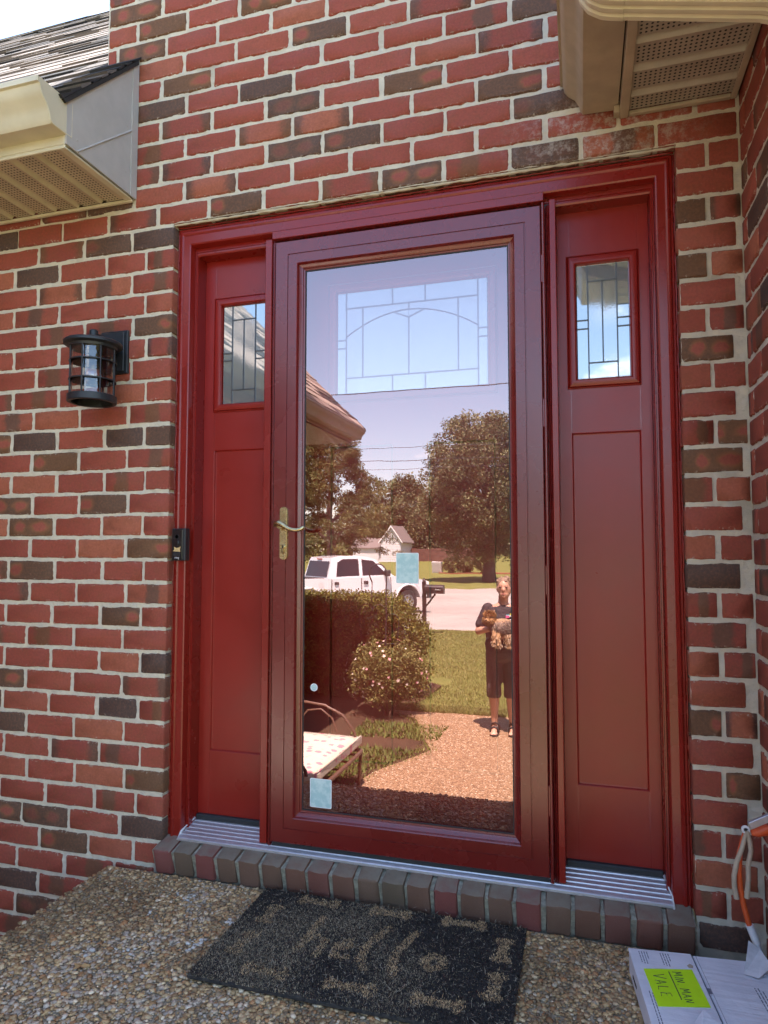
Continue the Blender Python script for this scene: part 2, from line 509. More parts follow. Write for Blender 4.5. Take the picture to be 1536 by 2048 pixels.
M['alu_grey'] = plain('grey_fascia_enamel', (0.44, 0.42, 0.385), 0.5, var=0.05, scale=16, bump=0.2, bscale=1500)
M['dark'] = plain('dark_gap', (0.02, 0.018, 0.016), 0.9)

def soffit_material(name, col, ax, x0, pitch, lo, hi, hole=0.0125):
    """vented vinyl: rows of round holes on the flats, by world position; ax = axis across the ribs"""
    k = NT(name); p = k.pos(); sp = k.n('SeparateXYZ', Vector=p)
    a = sp.outputs['X' if ax == 0 else 'Y']; b = sp.outputs['Y' if ax == 0 else 'X']
    def cell(v, o, w):
        f = k.math('FRACT', k.math('DIVIDE', k.math('SUBTRACT', v, o), w))
        return k.math('MULTIPLY', k.math('SUBTRACT', f, 0.5), w)
    ca = cell(a, 0.0, hole); cb = cell(b, 0.003, hole)
    dd = k.math('SQRT', k.math('ADD', k.math('MULTIPLY', ca, ca), k.math('MULTIPLY', cb, cb)))
    hl = k.ramp(dd, hole * 0.20, hole * 0.29, 1.0, 0.0)
    fr = k.math('FRACT', k.math('DIVIDE', k.math('SUBTRACT', a, x0), pitch))
    flat = k.math('MULTIPLY', k.math('GREATER_THAN', fr, lo), k.math('LESS_THAN', fr, hi))
    hl = k.math('MULTIPLY', hl, flat)
    nz = k.noise(p, 9.0, 5.0, 0.65)
    c = k.mix(k.ramp(nz, 0.3, 0.75), col, tuple(x * 0.80 for x in col))
    dirt = k.math('MULTIPLY', k.ramp(k.noise(p, 55.0, 5.0, 0.75), 0.58, 0.75), 0.3)
    c = k.mix(dirt, c, (0.10, 0.085, 0.06))
    c = k.mix(hl, c, (0.015, 0.012, 0.010))
    k.bsdf(Base_Color=c, Roughness=0.55, Specular_IOR_Level=0.35)
    return k.m
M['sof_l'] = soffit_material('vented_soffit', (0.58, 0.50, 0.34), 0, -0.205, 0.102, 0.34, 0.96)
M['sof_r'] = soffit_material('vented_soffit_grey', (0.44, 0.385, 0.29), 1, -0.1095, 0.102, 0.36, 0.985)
M['shingle'] = attr_mat('asphalt_shingle', 0.92, 0.30, 700.0, bump=0.6)

def aggregate_material(name, c1, c2, c3, vs_=70.0):
    k = NT(name); p = k.pos()
    vo = k.n('TexVoronoi', Vector=p, Scale=vs_)
    nz = k.noise(p, 14.0, 4.0)
    r = k.n('SeparateColor', Color=vo.outputs['Color']).outputs['Red']
    c = k.mix(r, c1, c2)
    c = k.mix(k.ramp(r, 0.82, 0.95), c, c3)
    c = k.mix(k.ramp(vo.outputs['Distance'], 0.45, 0.75, 0, 0.75), c, tuple(x * 0.45 for x in c1))
    c = k.mix(k.ramp(nz, 0.45, 0.75, 0, 0.3), c, tuple(x * 0.6 for x in c1))
    k.bsdf(Base_Color=c, Roughness=0.75, Specular_IOR_Level=0.35, Normal=k.bump(k.math('SUBTRACT', 1.0, vo.outputs['Distance']), 0.8, 0.01))
    return k.m
M['agg'] = aggregate_material('exposed_aggregate', (0.25, 0.155, 0.085), (0.37, 0.24, 0.135), (0.55, 0.43, 0.30))
M['cement'] = plain('porch_cement', (0.36, 0.295, 0.20), 0.95, var=0.3, scale=18, bump=0.8, bscale=260)
M['pebble'] = attr_mat('river_pebbles', 0.62, 0.22, 160.0, spec=0.4)
M['coir'] = attr_mat('coir_fibre', 0.85, 0.15, 40.0, spec=0.2)

def ground_material(name, c1, c2, c3, s1=1.4, s2=30.0, b=0.6, rough=0.95):
    k = NT(name); p = k.pos()
    a = k.noise(p, s1, 5.0, 0.6); f = k.noise(p, s2, 5.0, 0.7)
    c = k.mix(k.ramp(a, 0.3, 0.7), c1, c2)
    c = k.mix(k.ramp(f, 0.5, 0.75, 0, 0.8), c, c3)
    k.bsdf(Base_Color=c, Roughness=rough, Specular_IOR_Level=0.2, Normal=k.bump(f, b, 0.03))
    return k.m
M['lawn'] = ground_material('mown_lawn', (0.125, 0.140, 0.036), (0.17, 0.175, 0.05), (0.08, 0.095, 0.025))
M['mulch'] = ground_material('bark_mulch', (0.055, 0.035, 0.022), (0.085, 0.052, 0.03), (0.03, 0.02, 0.013), 3.0, 60.0)
M['road'] = ground_material('worn_asphalt', (0.27, 0.25, 0.23), (0.36, 0.33, 0.30), (0.20, 0.185, 0.17), 0.22, 3.5, 0.1)
M['oldmortar'] = plain('damp_sill_mortar', (0.30, 0.285, 0.215), 0.95, var=0.3, scale=60, bump=0.9, bscale=260)
M['leaf'] = attr_mat('leaves', 0.55, 0.25, 5.0, spec=0.35, transl=0.28)
M['grass'] = attr_mat('grass_blades', 0.6, 0.2, 3.0, spec=0.3, transl=0.3)
M['bark'] = plain('tree_bark', (0.085, 0.062, 0.045), 0.9, var=0.35, scale=14, bump=0.8, bscale=40)
# ------------------------------------------------------------------ terrain and paving
TY = [(60, -0.9), (-6, -0.9), (-15.2, -1.06), (-16, -1.12), (-36, -1.12), (-37, -1.08), (-50, -0.98), (-60, -0.6), (-70, -0.2), (-85, 0.1), (-150, 0.6), (-600, 1.0), (-2000, 1.0)]
def gz(y):
    for (a, za), (b, zb) in zip(TY, TY[1:]):
        if b <= y <= a: return za + (zb - za) * (a - y) / (a - b)
    return TY[0][1]
mb = MB()
for (a, za), (b, zb) in zip([(2000, -0.9)] + TY, TY):
    mb.add([(-1500, a, za), (1500, a, za), (1500, b, zb), (-1500, b, zb)], [(0, 3, 2, 1)])
build('ground', mb, M['lawn'], kind='structure')
mb = MB()
mb.box(-400, 400, -36.2, -15.7, -1.3, -1.09)
build('road', mb, M['road'], kind='structure')
mb = MB()
mb.extrude([(-0.42, -1.6), (-0.42, -3.1), (-0.36, -3.45), (-0.02, -4.2), (-0.25, -4.75), (-0.42, -5.3), (-0.95, -5.75), (0.3, -5.8), (1.5, -5.85), (5.0, -5.9), (5.0, -3.9), (2.4, -3.6), (2.1, -1.6)], 'z', -1.0, -0.885)
build('walkway', mb, M['agg'], kind='structure')
mb = MB()
mb.extrude([(-5.0, 0.0), (-5.0, -8.2), (-1.3, -8.0), (-0.55, -7.3), (-0.6, -5.9), (-0.95, -5.76), (-0.44, -5.3), (-0.27, -4.75), (-0.04, -4.2), (-0.38, -3.45), (-0.44, -3.1), (-0.44, -1.4), (-0.25, -1.3), (-0.25, 0.0)], 'z', -1.0, -0.893)
build('garden_bed', mb, M['mulch'], kind='structure')

# porch slab with exposed pebbles, and the steps that lead down from it
PZ = -0.080
mb = MB(); mb.box(-0.187, 1.83, -0.845, -0.02, -0.95, PZ - 0.004, 0.008)
porch = build('porch_slab', mb, M['cement'], kind='structure')
for i in range(3):
    mb = MB(); mb.box(-0.15 - 0.04 * i, 1.9 + 0.05 * i, -0.845 - 0.30 * (i + 1), -0.84 - 0.30 * i - 0.006, -0.95 - 0.002 * i, -0.29 - 0.20 * i, 0.008)
    build('porch_step', mb, M['agg'], kind='structure')

def pebbles(n, x0, x1, y0, y1, z, smin, smax, parent):
    ico_v = []
    ph = (1 + 5 ** 0.5) / 2
    base = np.array([(-1, ph, 0), (1, ph, 0), (-1, -ph, 0), (1, -ph, 0), (0, -1, ph), (0, 1, ph), (0, -1, -ph), (0, 1, -ph), (ph, 0, -1), (ph, 0, 1), (-ph, 0, -1), (-ph, 0, 1)], float)
    base /= np.linalg.norm(base[0])
    fc = np.array([(0, 11, 5), (0, 5, 1), (0, 1, 7), (0, 7, 10), (0, 10, 11), (1, 5, 9), (5, 11, 4), (11, 10, 2), (10, 7, 6), (7, 1, 8), (3, 9, 4), (3, 4, 2), (3, 2, 6), (3, 6, 8), (3, 8, 9), (4, 9, 5), (2, 4, 11), (6, 2, 10), (8, 6, 7), (9, 8, 1)])
    r = RNG
    # blue-noise-like: jittered grid
    pitch = math.sqrt((x1 - x0) * (y1 - y0) / n)
    nx = int((x1 - x0) / pitch); ny = int((y1 - y0) / pitch)
    gx, gy = np.meshgrid(np.arange(nx), np.arange(ny))
    P = np.stack([x0 + (gx.ravel() + r.random(nx * ny)) * pitch, y0 + (gy.ravel() + r.random(nx * ny)) * pitch], 1)
    N = len(P)
    s = smin + (smax - smin) * r.random(N) ** 2.2
    asp = 0.62 + 0.38 * r.random(N); hgt = 0.30 + 0.22 * r.random(N)
    an = r.random(N) * 6.283
    J = 1 + 0.16 * (r.random((N, 12)) - 0.5)
    V = base[None] * J[..., None]
    V = V * np.stack([s, s * asp, s * hgt], 1)[:, None, :]
    ca, sa = np.cos(an)[:, None], np.sin(an)[:, None]
    X = V[..., 0] * ca - V[..., 1] * sa; Y = V[..., 0] * sa + V[..., 1] * ca
    tl = (r.random((N, 2)) - 0.5) * 0.5
    Z = V[..., 2] + X * tl[:, :1] + Y * tl[:, 1:]
    V = np.stack([X + P[:, :1], Y + P[:, 1:], Z + z + (r.random(N) * 0.0018)[:, None]], -1)
    F = (fc[None] + (np.arange(N) * 12)[:, None, None]).reshape(-1, 3)
    pal = np.array([(0.36, 0.26, 0.145), (0.45, 0.345, 0.20), (0.29, 0.21, 0.125), (0.50, 0.41, 0.27), (0.23, 0.185, 0.13), (0.37, 0.22, 0.115), (0.58, 0.49, 0.34), (0.48, 0.44, 0.36), (0.72, 0.66, 0.54)])
    wt = np.array([.2, .2, .17, .12, .12, .08, .05, .04, .02]); wt = wt / wt.sum()
    ci = r.choice(len(pal), N, p=wt)
    col = pal[ci] * (0.72 + 0.5 * r.random((N, 1))) * np.array((1.14, 0.99, 0.80))
    # worn pale patches and dark grimy patches, with shapes of their own
    for i in range(N):
        q = mnoise.noise(Vector((P[i, 0] * 2.3, P[i, 1] * 2.3, 3.1))) + 0.5 * mnoise.noise(Vector((P[i, 0] * 6, P[i, 1] * 6, 9.1)))
        if q < -0.1: col[i] *= max(0.72, 1 + (q + 0.1) * 1.0)
        pa = mnoise.noise(Vector((P[i, 0] * 14, P[i, 1] * 14, 5.5)))
        if pa > 0.30 and abs(P[i, 0] - 0.30) < 0.22 and -0.48 < P[i, 1] < -0.12 and r.random() < 0.3: col[i] = np.array((0.60, 0.56, 0.48)) * (.8 + .3 * r.random())
        if q > 0.22 and r.random() < 0.35: col[i] = col[i] * 0.5 + np.array((0.26, 0.23, 0.19))
    return np_build('pebble_surface', V.reshape(-1, 3), F, M['pebble'], parent, np.repeat(col, 20, 0), True, kind='stuff')
pebbles(25000, -0.186, 1.825, -0.846, -0.03, PZ - 0.0022, 0.0034, 0.0112, porch)

# ------------------------------------------------------------------ brickwork
H = 0.0794; BL = 0.2085; JT = 0.0100
def brick_mesh(seed, L=0.198, Hh=0.0689, D=0.045, n_long=4):
    rr = random.Random(seed)
    hx, hz = L / 2, Hh / 2
    pts = []
    cz = [rr.uniform(0.0015, 0.0048) if rr.random() < .93 else rr.uniform(.006, .011) for _ in range(4)]
    def j(a=0.0010): return rr.uniform(-a, a)
    def side(p, q, n):
        for i in range(1, n):
            t = i / n
            yield (p[0] + (q[0] - p[0]) * t + j(0.0022), p[1] + (q[1] - p[1]) * t + j(0.0020))
    cs = [(-hx, -hz), (hx, -hz), (hx, hz), (-hx, hz)]
    sx = [1, -1, -1, 1]; sz = [1, 1, -1, -1]
    for i in range(4):
        a = cs[i]; c = cz[i]
        p1 = (a[0] + (0 if i % 2 == 0 else sx[i] * c), a[1] + (sz[i] * c if i % 2 == 0 else 0))
        p2 = (a[0] + (sx[i] * c if i % 2 == 0 else 0), a[1] + (0 if i % 2 == 0 else sz[i] * c))
        pts += [p1, p2]
        b = cs[(i + 1) % 4]
        if i % 2 == 0: pts += list(side(p2, (b[0], b[1]), n_long))
        else: pts += list(side(p2, (b[0], b[1]), 2))
    n = len(pts)
    V = []
    for (x, z) in pts:
        l = max(abs(x) / hx, abs(z) / hz)
        V.append((x * (1 - 0.0048 / hx), 0.0 + rr.uniform(0, 0.0005), z * (1 - 0.0045 / hz)))
    for (x, z) in pts: V.append((x, 0.0062, z))
    for (x, z) in pts: V.append((x, D, z))
    F = [tuple(range(n))]
    for k in range(2):
        for i in range(n):
            i2 = (i + 1) % n
            F.append((k * n + i2, k * n + i, (k + 1) * n + i, (k + 1) * n + i2))
    return V, F
BRV = [brick_mesh(i) for i in range(14)]
BRM = []
for V_, F_ in BRV:
    me = bpy.data.meshes.new('brick'); me.from_pydata(V_, [], F_)
    me.polygons.foreach_set('use_smooth', [False] + [True] * (len(F_) - 1)); me.set_sharp_from_angle(angle=0.9)
    me.materials.append(M['brick']); BRM.append(me)

def cam_xy(p):
    d = Vector(p) - cam.location
    cyw, syw = math.cos(0.2857), math.sin(0.2857); cp, sp = math.cos(0.0602), math.sin(0.0602)
    x = cyw * d.x + syw * d.y; y = -syw * d.x + cyw * d.y
    y2 = cp * y + sp * d.z; z2 = -sp * y + cp * d.z
    return (768 + 1340 * x / max(y2, 1e-3), 1024 - 1340 * z2 / max(y2, 1e-3), y2)

def lay(rows, rootname, loc, label, xform, limit=300):
    """rows: list of (u0,u1,v0,v1) brick cells on a wall plane; xform: (u,v)->4x4 placing matrix. Largest in view become parts, the rest one field."""
    root = thing(rootname, loc, label, 'wall')
    rr = random.Random(rootname)
    cells = []
    for (u0, u1, v0, v1) in rows:
        uc, vc = (u0 + u1) / 2, (v0 + v1) / 2
        mat = xform(uc, vc)
        px, py, dep = cam_xy(mat.translation)
        seen = dep > 0.1 and -70 < px < 1606 and -60 < py < 2110
        size = (u1 - u0) * 1340 / max(dep, 0.1) if seen else 0
        cells.append((size, u0, u1, v0, v1, mat))
    cells.sort(key=lambda c: -c[0])
    fv = []; ff = []; fr = []; fu = []
    for i, (size, u0, u1, v0, v1, mat) in enumerate(cells):
        k = rr.randrange(14)
        sx = (u1 - u0 - JT + rr.uniform(-0.002, 0.002)) / 0.198
        sz = (v1 - v0 - JT + rr.uniform(-0.0012, 0.0012)) / 0.0689
        m = mat @ Matrix.Translation((rr.uniform(-.0015, .0015), rr.uniform(-0.0018, 0.0002), rr.uniform(-.0012, .0012))) @ Matrix.Rotation(rr.uniform(-.009, .009), 4, 'Y') @ Matrix.Rotation(rr.uniform(-.005, .005), 4, 'Z')
        fl = rr.choice((1, -1))
        if i < limit and size > 0:
            o = bpy.data.objects.new('brick', BRM[k]); COL.objects.link(o)
            o.parent = root; o.matrix_parent_inverse = WM[root.name_full].inverted()
            o.matrix_basis = m @ Matrix.Diagonal((sx, 1, sz, 1))
        else:
            V_, F_ = BRV[k]; b = len(fv)
            for p in V_:
                fv.append(tuple(m @ Vector((p[0] * sx, p[1], p[2] * sz)))); fu.append((p[0] * sx, 0, p[2]))
            q = rr.random()
            for f in F_: ff.append(tuple(b + i_ for i_ in f)); fr.append(q)
    if fv:
        me = bpy.data.meshes.new('brick_field'); me.from_pydata(fv, [], ff)
        a = me.attributes.new('rnd', 'FLOAT', 'FACE'); a.data.foreach_set('value', fr)
        a = me.attributes.new('uvw', 'FLOAT_VECTOR', 'POINT'); a.data.foreach_set('vector', np.array(fu, np.float32).ravel())
        me.materials.append(M['brick_far'])
        o = link_obj('brick_field', me, root); o['kind'] = 'stuff'
    return root

# main front wall: rows of cells round the door opening
rowsA = []
KTOP = 64
def seg(u0, u1, joints, k):
    js = sorted(j for j in joints if u0 + 0.03 < j < u1 - 0.03)
    e = [u0] + js + [u1]
    for a, b in zip(e, e[1:]): rowsA.append((a, b, k * H, (k + 1) * H))
XL, XR, OP = -1.4, 1.815, 1.648
for k in range(-11, KTOP):
    xl = XL if (k + 1) * H < 2.33 else -0.297
    xr = XR if (k + 1) * H < 2.33 else 2.6
    jj = random.Random(k * 7 + 1)
    if k >= 27:
        ph = (-0.059 if k % 2 else 0.036) + jj.uniform(-0.012, 0.012)
        seg(xl - 0.005, xr + (0.005 if xr > 2 else 0.0), [ph + n * BL for n in range(-8, 14)], k)
    elif k >= 0:
        if k % 2: js = [-0.105] + [-0.274 - n * BL for n in range(7)]
        else: js = [-0.167 - n * BL for n in range(7)]
        d = jj.uniform(-0.010, 0.010)
        seg(XL, 0.005, [j + d for j in js], k)
        if k % 2: rowsA.append((OP - 0.004, 1.796 + jj.uniform(-0.01, 0.012), k * H, (k + 1) * H))
        else:
            m = 1.729 + jj.uniform(-0.006, 0.006)
            rowsA.append((OP - 0.004, m, k * H, (k + 1) * H)); rowsA.append((m, XR + 0.004, k * H, (k + 1) * H))
    else:
        if k == -1:
            seg(XL, -0.015, [-0.115, -0.30] + [-0.30 - n * BL for n in range(1, 6)], k)
            rowsA.append((1.652, 1.80, k * H, (k + 1) * H))
        else:
            js = [(-0.19 if k % 2 == 0 else -0.30) - n * BL for n in range(7)]
            seg(XL, -0.03, js, k)
xfA = lambda u, v: Matrix.Translation((u, 0.0, v))
wallA = lay(rowsA, 'brick_wall', (0.8, 0.05, -0.9), 'red and brown flashed brick front wall with pale mortar around the burgundy door', xfA)
mb = MB()
my = 0.0075
def mslab(x0, x1, z0, z1): mb.box(x0, x1, my, 0.13, z0, z1)
mslab(XL - 0.1, -0.30, -0.95, 2.40)
mslab(-0.30, -0.006, -0.95, 2.150)
mslab(-0.30, 2.62, 2.150, KTOP * H)
mslab(OP + 0.006, XR + 0.02, -0.95, 2.150)
mslab(-0.006, OP + 0.006, -0.95, -0.085)
build('mortar', mb, M['mortar'], wallA)
def vnoise(X, Y, s, seed):
    r = np.random.default_rng(seed); T = r.random((256, 256))
    x = X * s; y = Y * s; xi = np.floor(x).astype(int); yi = np.floor(y).astype(int); fx = x - xi; fy = y - yi
    fx = fx * fx * (3 - 2 * fx); fy = fy * fy * (3 - 2 * fy)
    g = lambda a, b: T[a % 256, b % 256]
    return (g(xi, yi) * (1 - fx) + g(xi + 1, yi) * fx) * (1 - fy) + (g(xi, yi + 1) * (1 - fx) + g(xi + 1, yi + 1) * fx) * fy - 0.5
def mortar_sheet(u0, u1, v0, v1, place, parent, cell=0.0045):
    nu = int((u1 - u0) / cell); nv = int((v1 - v0) / cell)
    U, Vg = np.meshgrid(np.linspace(u0, u1, nu + 1), np.linspace(v0, v1, nv + 1))
    d = 0.0036 + 0.0026 * vnoise(U, Vg, 95, 1) + 0.0028 * vnoise(U, Vg, 38, 2) + 0.0018 * vnoise(U, Vg, 9, 3) + 0.0012 * vnoise(U, Vg, 200, 4)
    P = place(U.ravel(), np.clip(d, 0.0020, 0.0068).ravel(), Vg.ravel())
    i = (np.arange(nv)[:, None] * (nu + 1) + np.arange(nu)[None]).ravel()
    F = np.stack([i, i + 1, i + nu + 2, i + nu + 1], 1)
    np_build('mortar_joint_face', P, F, M['mortar'], parent, None, True)
pA = lambda u, d, v: np.stack([u, d, v], 1)
mortar_sheet(-0.92, -0.0035, -0.42, 2.148, pA, wallA)
mortar_sheet(-0.302, 1.86, 2.148, 3.12, pA, wallA)
mortar_sheet(OP + 0.0035, XR + 0.004, -0.10, 2.148, pA, wallA)
# outer brick reveals of the opening: the brick ends turn in towards the frame
# (bricks carry 4.5 cm of depth; the mortar behind them closes the rest)

# right wing wall, facing the door's side
rowsB = []
for k in range(-11, 31):
    jj = random.Random(k * 13 + 5)
    ph = (0.058 if k % 2 else 0.155) + jj.uniform(-0.012, 0.012)
    js = sorted([ph + n * BL for n in range(6) if 0.03 < ph + n * BL < 0.87])
    e = [0.004] + js + [0.905]
    for a, b in zip(e, e[1:]):
        if (k + 1) * H < 2.32: rowsB.append((a, b, k * H - 0.012, (k + 1) * H - 0.012))
# u runs from the corner towards the street
rot = Matrix.Rotation(R(-90), 4, 'Z')
xfB = lambda u, v: Matrix.Translation((XR, -u, v)) @ rot
wallB = lay(rowsB, 'brick_wall', (2.3, -0.45, -0.9), 'brick side wall of the projecting wing beside the white carton', xfB, 150)
mb = MB()
mb.box(XR + my, XR + 0.16, -0.90, 0.004, -0.95, 2.30)
mb.box(XR + 0.16, 4.6, -0.896, -0.75, -0.95, 2.30)
build('mortar', mb, M['mortar'], wallB)
mortar_sheet(0.0, 0.40, -0.10, 2.26, lambda u, d, v: np.stack([XR + d, -u, v], 1), wallB)

# rowlock sill: bricks on edge under the door
sill = thing('brick_sill', (0.82, 0.0, PZ), 'row of bricks laid on edge as the sill below the door', 'sill')
def rowlock_mesh(seed):
    rr = random.Random(seed)
    m = bmesh.new()
    bmesh.ops.create_cube(m, size=1.0)
    for v in m.verts: v.co = Vector((v.co.x * 0.0675, v.co.y * 0.13, v.co.z * 0.088))
    bmesh.ops.subdivide_edges(m, edges=[e for e in m.edges if abs((e.verts[0].co - e.verts[1].co).y) > 0.1 or abs((e.verts[0].co - e.verts[1].co).x) > 0.05], cuts=2, use_grid_fill=True)
    ed = [e for e in m.edges if len(e.link_faces) == 2 and e.calc_face_angle(0) > 0.8]
    bmesh.ops.bevel(m, geom=ed, offset=rr.uniform(0.005, 0.010), segments=2, affect='EDGES', profile=0.6)
    for v in m.verts: v.co += Vector((rr.uniform(-.0018, .0018), rr.uniform(-.0018, .0018), rr.uniform(-.0016, .0016)))
    me = bpy.data.meshes.new('brick'); m.to_mesh(me); m.free()
    me.polygons.foreach_set('use_smooth', [True] * len(me.polygons)); me.set_sharp_from_angle(angle=0.7)
    return me
def rowlock_material():
    k = NT('weathered_sill_brick'); p = k.pos(); rnd = k.n('ObjectInfo').outputs['Random']
    r1 = k.math('FRACT', k.math('MULTIPLY', rnd, 13.7)); a = k.noise(p, 24.0, 5.0, .65); b = k.noise(p, 260.0, 4.0, .7)
    c = k.mix(r1, (0.20, 0.092, 0.062), (0.135, 0.105, 0.070))
    c = k.mix(k.ramp(k.math('FRACT', k.math('MULTIPLY', rnd, 51.3)), 0.65, 0.8), c, (0.22, 0.07, 0.058))
    nz = k.n('SeparateXYZ', Vector=k.n('NewGeometry').outputs['Normal']).outputs['Z']
    grime = k.math('MULTIPLY', k.ramp(nz, 0.4, 0.9), k.ramp(a, 0.25, 0.7, 0.35, 0.85))
    c = k.mix(grime, c, (0.225, 0.195, 0.145))
    c = k.mix(k.ramp(b, 0.55, 0.78, 0, 0.5), c, (0.27, 0.20, 0.155))
    k.bsdf(Base_Color=c, Roughness=0.82, Specular_IOR_Level=0.35, Normal=k.bump(k.math('ADD', b, k.math('MULTIPLY', a, .5)), 0.6, 0.004))
    return k.m
M['sillbrick'] = rowlock_material()
RLM = [rowlock_mesh(100 + i) for i in range(8)]
for me in RLM: me.materials.append(M['sillbrick'])
nrl = 21; pit = (1.648 + 0.014) / nrl
for i in range(nrl):
    o = bpy.data.objects.new('brick', RLM[random.randrange(8)]); COL.objects.link(o)
    o.parent = sill; o.matrix_parent_inverse = WM[sill.name_full].inverted()
    o.location = (-0.014 + pit * (i + 0.5) + random.uniform(-.0012, .0012), 0.0275 + random.uniform(-.002, .002), -0.0270 + random.uniform(-.0012, .0012))
    o.rotation_euler = (R(14) + random.uniform(-.015, .015), random.uniform(-.012, .012), random.uniform(-.02, .02))
mb = MB(); mb.extrude([(-0.008, -0.10), (-0.0372, -0.0075), (0.088, 0.0232), (0.088, -0.10)], 'x', -0.012, 1.646)
build('mortar', mb, M['oldmortar'], sill)
# ------------------------------------------------------------------ door set
def miter(x0, x1, z0, z1, prof, side, zs=1.0, foot=False):
    """one side of a mitred frame. prof = [(inset, y)...]; zs scales the inset of the head; foot: jambs run straight down to z0"""
    mb = MB(); n = len(prof); V = []
    for e in (0, 1):
        for (u, y) in prof:
            if side == 'left': V.append((x0 + u, y, (z0 + (0 if foot else u)) if e == 0 else z1 - u * zs))
            if side == 'right': V.append((x1 - u, y, (z0 + (0 if foot else u)) if e == 1 else z1 - u * zs))
            if side == 'top': V.append(((x0 + u) if e == 0 else (x1 - u), y, z1 - u * zs))
            if side == 'bottom': V.append(((x0 + u) if e == 1 else (x1 - u), y, z0 + u))
    F = []
    for i in range(n - 1): F.append((i + 1, i, n + i, n + i + 1))
    F.append(tuple(range(n))); F.append(tuple(range(2 * n - 1, n - 1, -1)))
    return mb.add(V, F)

def rect_frame(names, x0, x1, z0, z1, prof, mat, parent, smooth=0.5, **kw):
    for nm, sd in zip(names, ('left', 'right', 'top', 'bottom')):
        if nm: build(nm, miter(x0, x1, z0, z1, prof, sd, **kw), mat, parent, smooth)

frame = thing('door_frame', (0.82, 0.06, 0.0), 'burgundy moulded frame around storm door and both sidelights', 'door frame')
BM = [(0.0, 0.125), (0.0, 0.036), (0.004, 0.031), (0.009, 0.0305), (0.011, 0.027), (0.014, 0.0235), (0.019, 0.0225), (0.0225, 0.0255), (0.024, 0.0275), (0.046, 0.0275), (0.0495, 0.0300), (0.051, 0.034), (0.051, 0.125)]
rect_frame(('jamb', 'jamb', 'head', None), 0.002, 1.646, 0.003, 2.139, BM, M['red'], frame, zs=1.30, foot=True)
ST = [(0.0, 0.135), (0.0, 0.058), (0.001, 0.057), (0.0055, 0.057), (0.0062, 0.060), (0.0068, 0.057), (0.0090, 0.057), (0.0108, 0.060), (0.0115, 0.135)]
rect_frame(('stop', 'stop', 'stop', None), 0.0535, 1.5945, 0.024, 2.0722, ST, M['red'], frame, zs=2.7, foot=True)
# beads of paint-clogged caulk where the trim meets the brick
rc = random.Random(5)
def caulk_line(pts, r=0.0024):
    q = []
    for a, b in zip(pts, pts[1:]):
        a = Vector(a); b = Vector(b); n = int((b - a).length / 0.018)
        for i in range(n): q.append(a.lerp(b, i / n) + Vector((rc.uniform(-.0012, .0012), rc.uniform(-.001, .001), rc.uniform(-.0012, .0012))))
    q.append(Vector(pts[-1]))
    m = MB(); m.tube(q, [r * rc.uniform(0.55, 1.35) for _ in q], 6); return m
build('caulk_bead', caulk_line([(0.001, 0.0335, 0.01), (0.001, 0.0335, 2.136)]), M['red'], frame, 3.2)
build('caulk_bead', caulk_line([(1.647, 0.0335, 0.01), (1.647, 0.0335, 2.136)]), M['red'], frame, 3.2)
build('caulk_bead', caulk_line([(0.0, 0.030, 2.1405), (1.648, 0.030, 2.1405)], 0.003), M['red'], frame, 3.2)
# flashing strip of old mortar above the head
build('caulk_bead', caulk_line([(-0.01, 0.012, 2.1455), (1.66, 0.012, 2.1455)], 0.0045), M['mortar'], frame, 3.2)
# mullions with their trims
def mullion(x0, x1):
    m = MB(); m.box(x0, x1, 0.0225, 0.150, 0.034, 2.050, 0.0018)
    return build('mullion', m, M['red'], frame, 0.5)
mullion(0.3485, 0.3735)
mullion(1.2945, 1.3135)
# expander rails of the storm door: two beads each
def zbar(x0, x1, cuts):
    m = MB()
    w = (x1 - x0) / len(cuts)
    for i, y in enumerate(cuts):
        m.box(x0 + w * i + 0.0006, x0 + w * (i + 1) - 0.0006, y, 0.06, 0.030, 2.0365, 0.0022)
    return build('storm_door_rail', m, M['redalu'], frame, 0.6)
zbar(0.3745, 0.3872, (0.0265, 0.0190))
zbar(1.2830, 1.2940, (0.0300, 0.0262))
m = MB(); m.box(1.2720, 1.2826, 0.040, 0.06, 0.030, 2.0365, 0.001); build('storm_door_rail', m, M['redalu'], frame, 0.6)
# header strip over the storm door
m = MB(); m.box(0.3745, 1.2790, 0.0195, 0.06, 2.0475, 2.074, 0.0016); build('header_strip', m, M['red'], frame, 0.5)
m = MB(); m.box(0.3745, 1.2945, 0.045, 0.075, 2.030, 2.0470); build('header_gap_shade', m, M['rubber'], frame)  # black strip standing in for the shade of the gap under the header
# back of the opening, closed by the dark frame rebate
m = MB(); m.box(0.0, 1.648, 0.17, 0.20, 0.0, 2.14); build('rebate', m, M['dark'], frame)

# threshold of ribbed aluminium
th = thing('threshold', (0.82, 0.06, 0.0), 'ribbed silver aluminium threshold under the storm door', 'threshold')
pr = [(0.118, 0.008), (0.010, 0.012), (0.008, 0.015), (0.008, 0.0215), (0.011, 0.0240)]
y = 0.012; z = 0.0243
while y < 0.112:
    pr += [(y, z), (y + 0.0105, z + 0.0036), (y + 0.012, z + 0.0020), (y + 0.0140, z + 0.0020), (y + 0.0155, z + 0.0052)]
    y += 0.0165; z += 0.0052
pr += [(0.118, z + 0.001)]
m = MB(); m.extrude([(a, b) for a, b in pr[::-1]], 'x', 0.054, 1.594)
build('tread', m, M['alu'], th, 0.5)
for x0, x1 in ((0.066, 0.348), (1.314, 1.582)):
    m = MB(); m.box(x0, x1, 0.098, 0.116, 0.046, 0.069, 0.003)
    build('weather_strip', m, M['rubber'], th, 0.5)
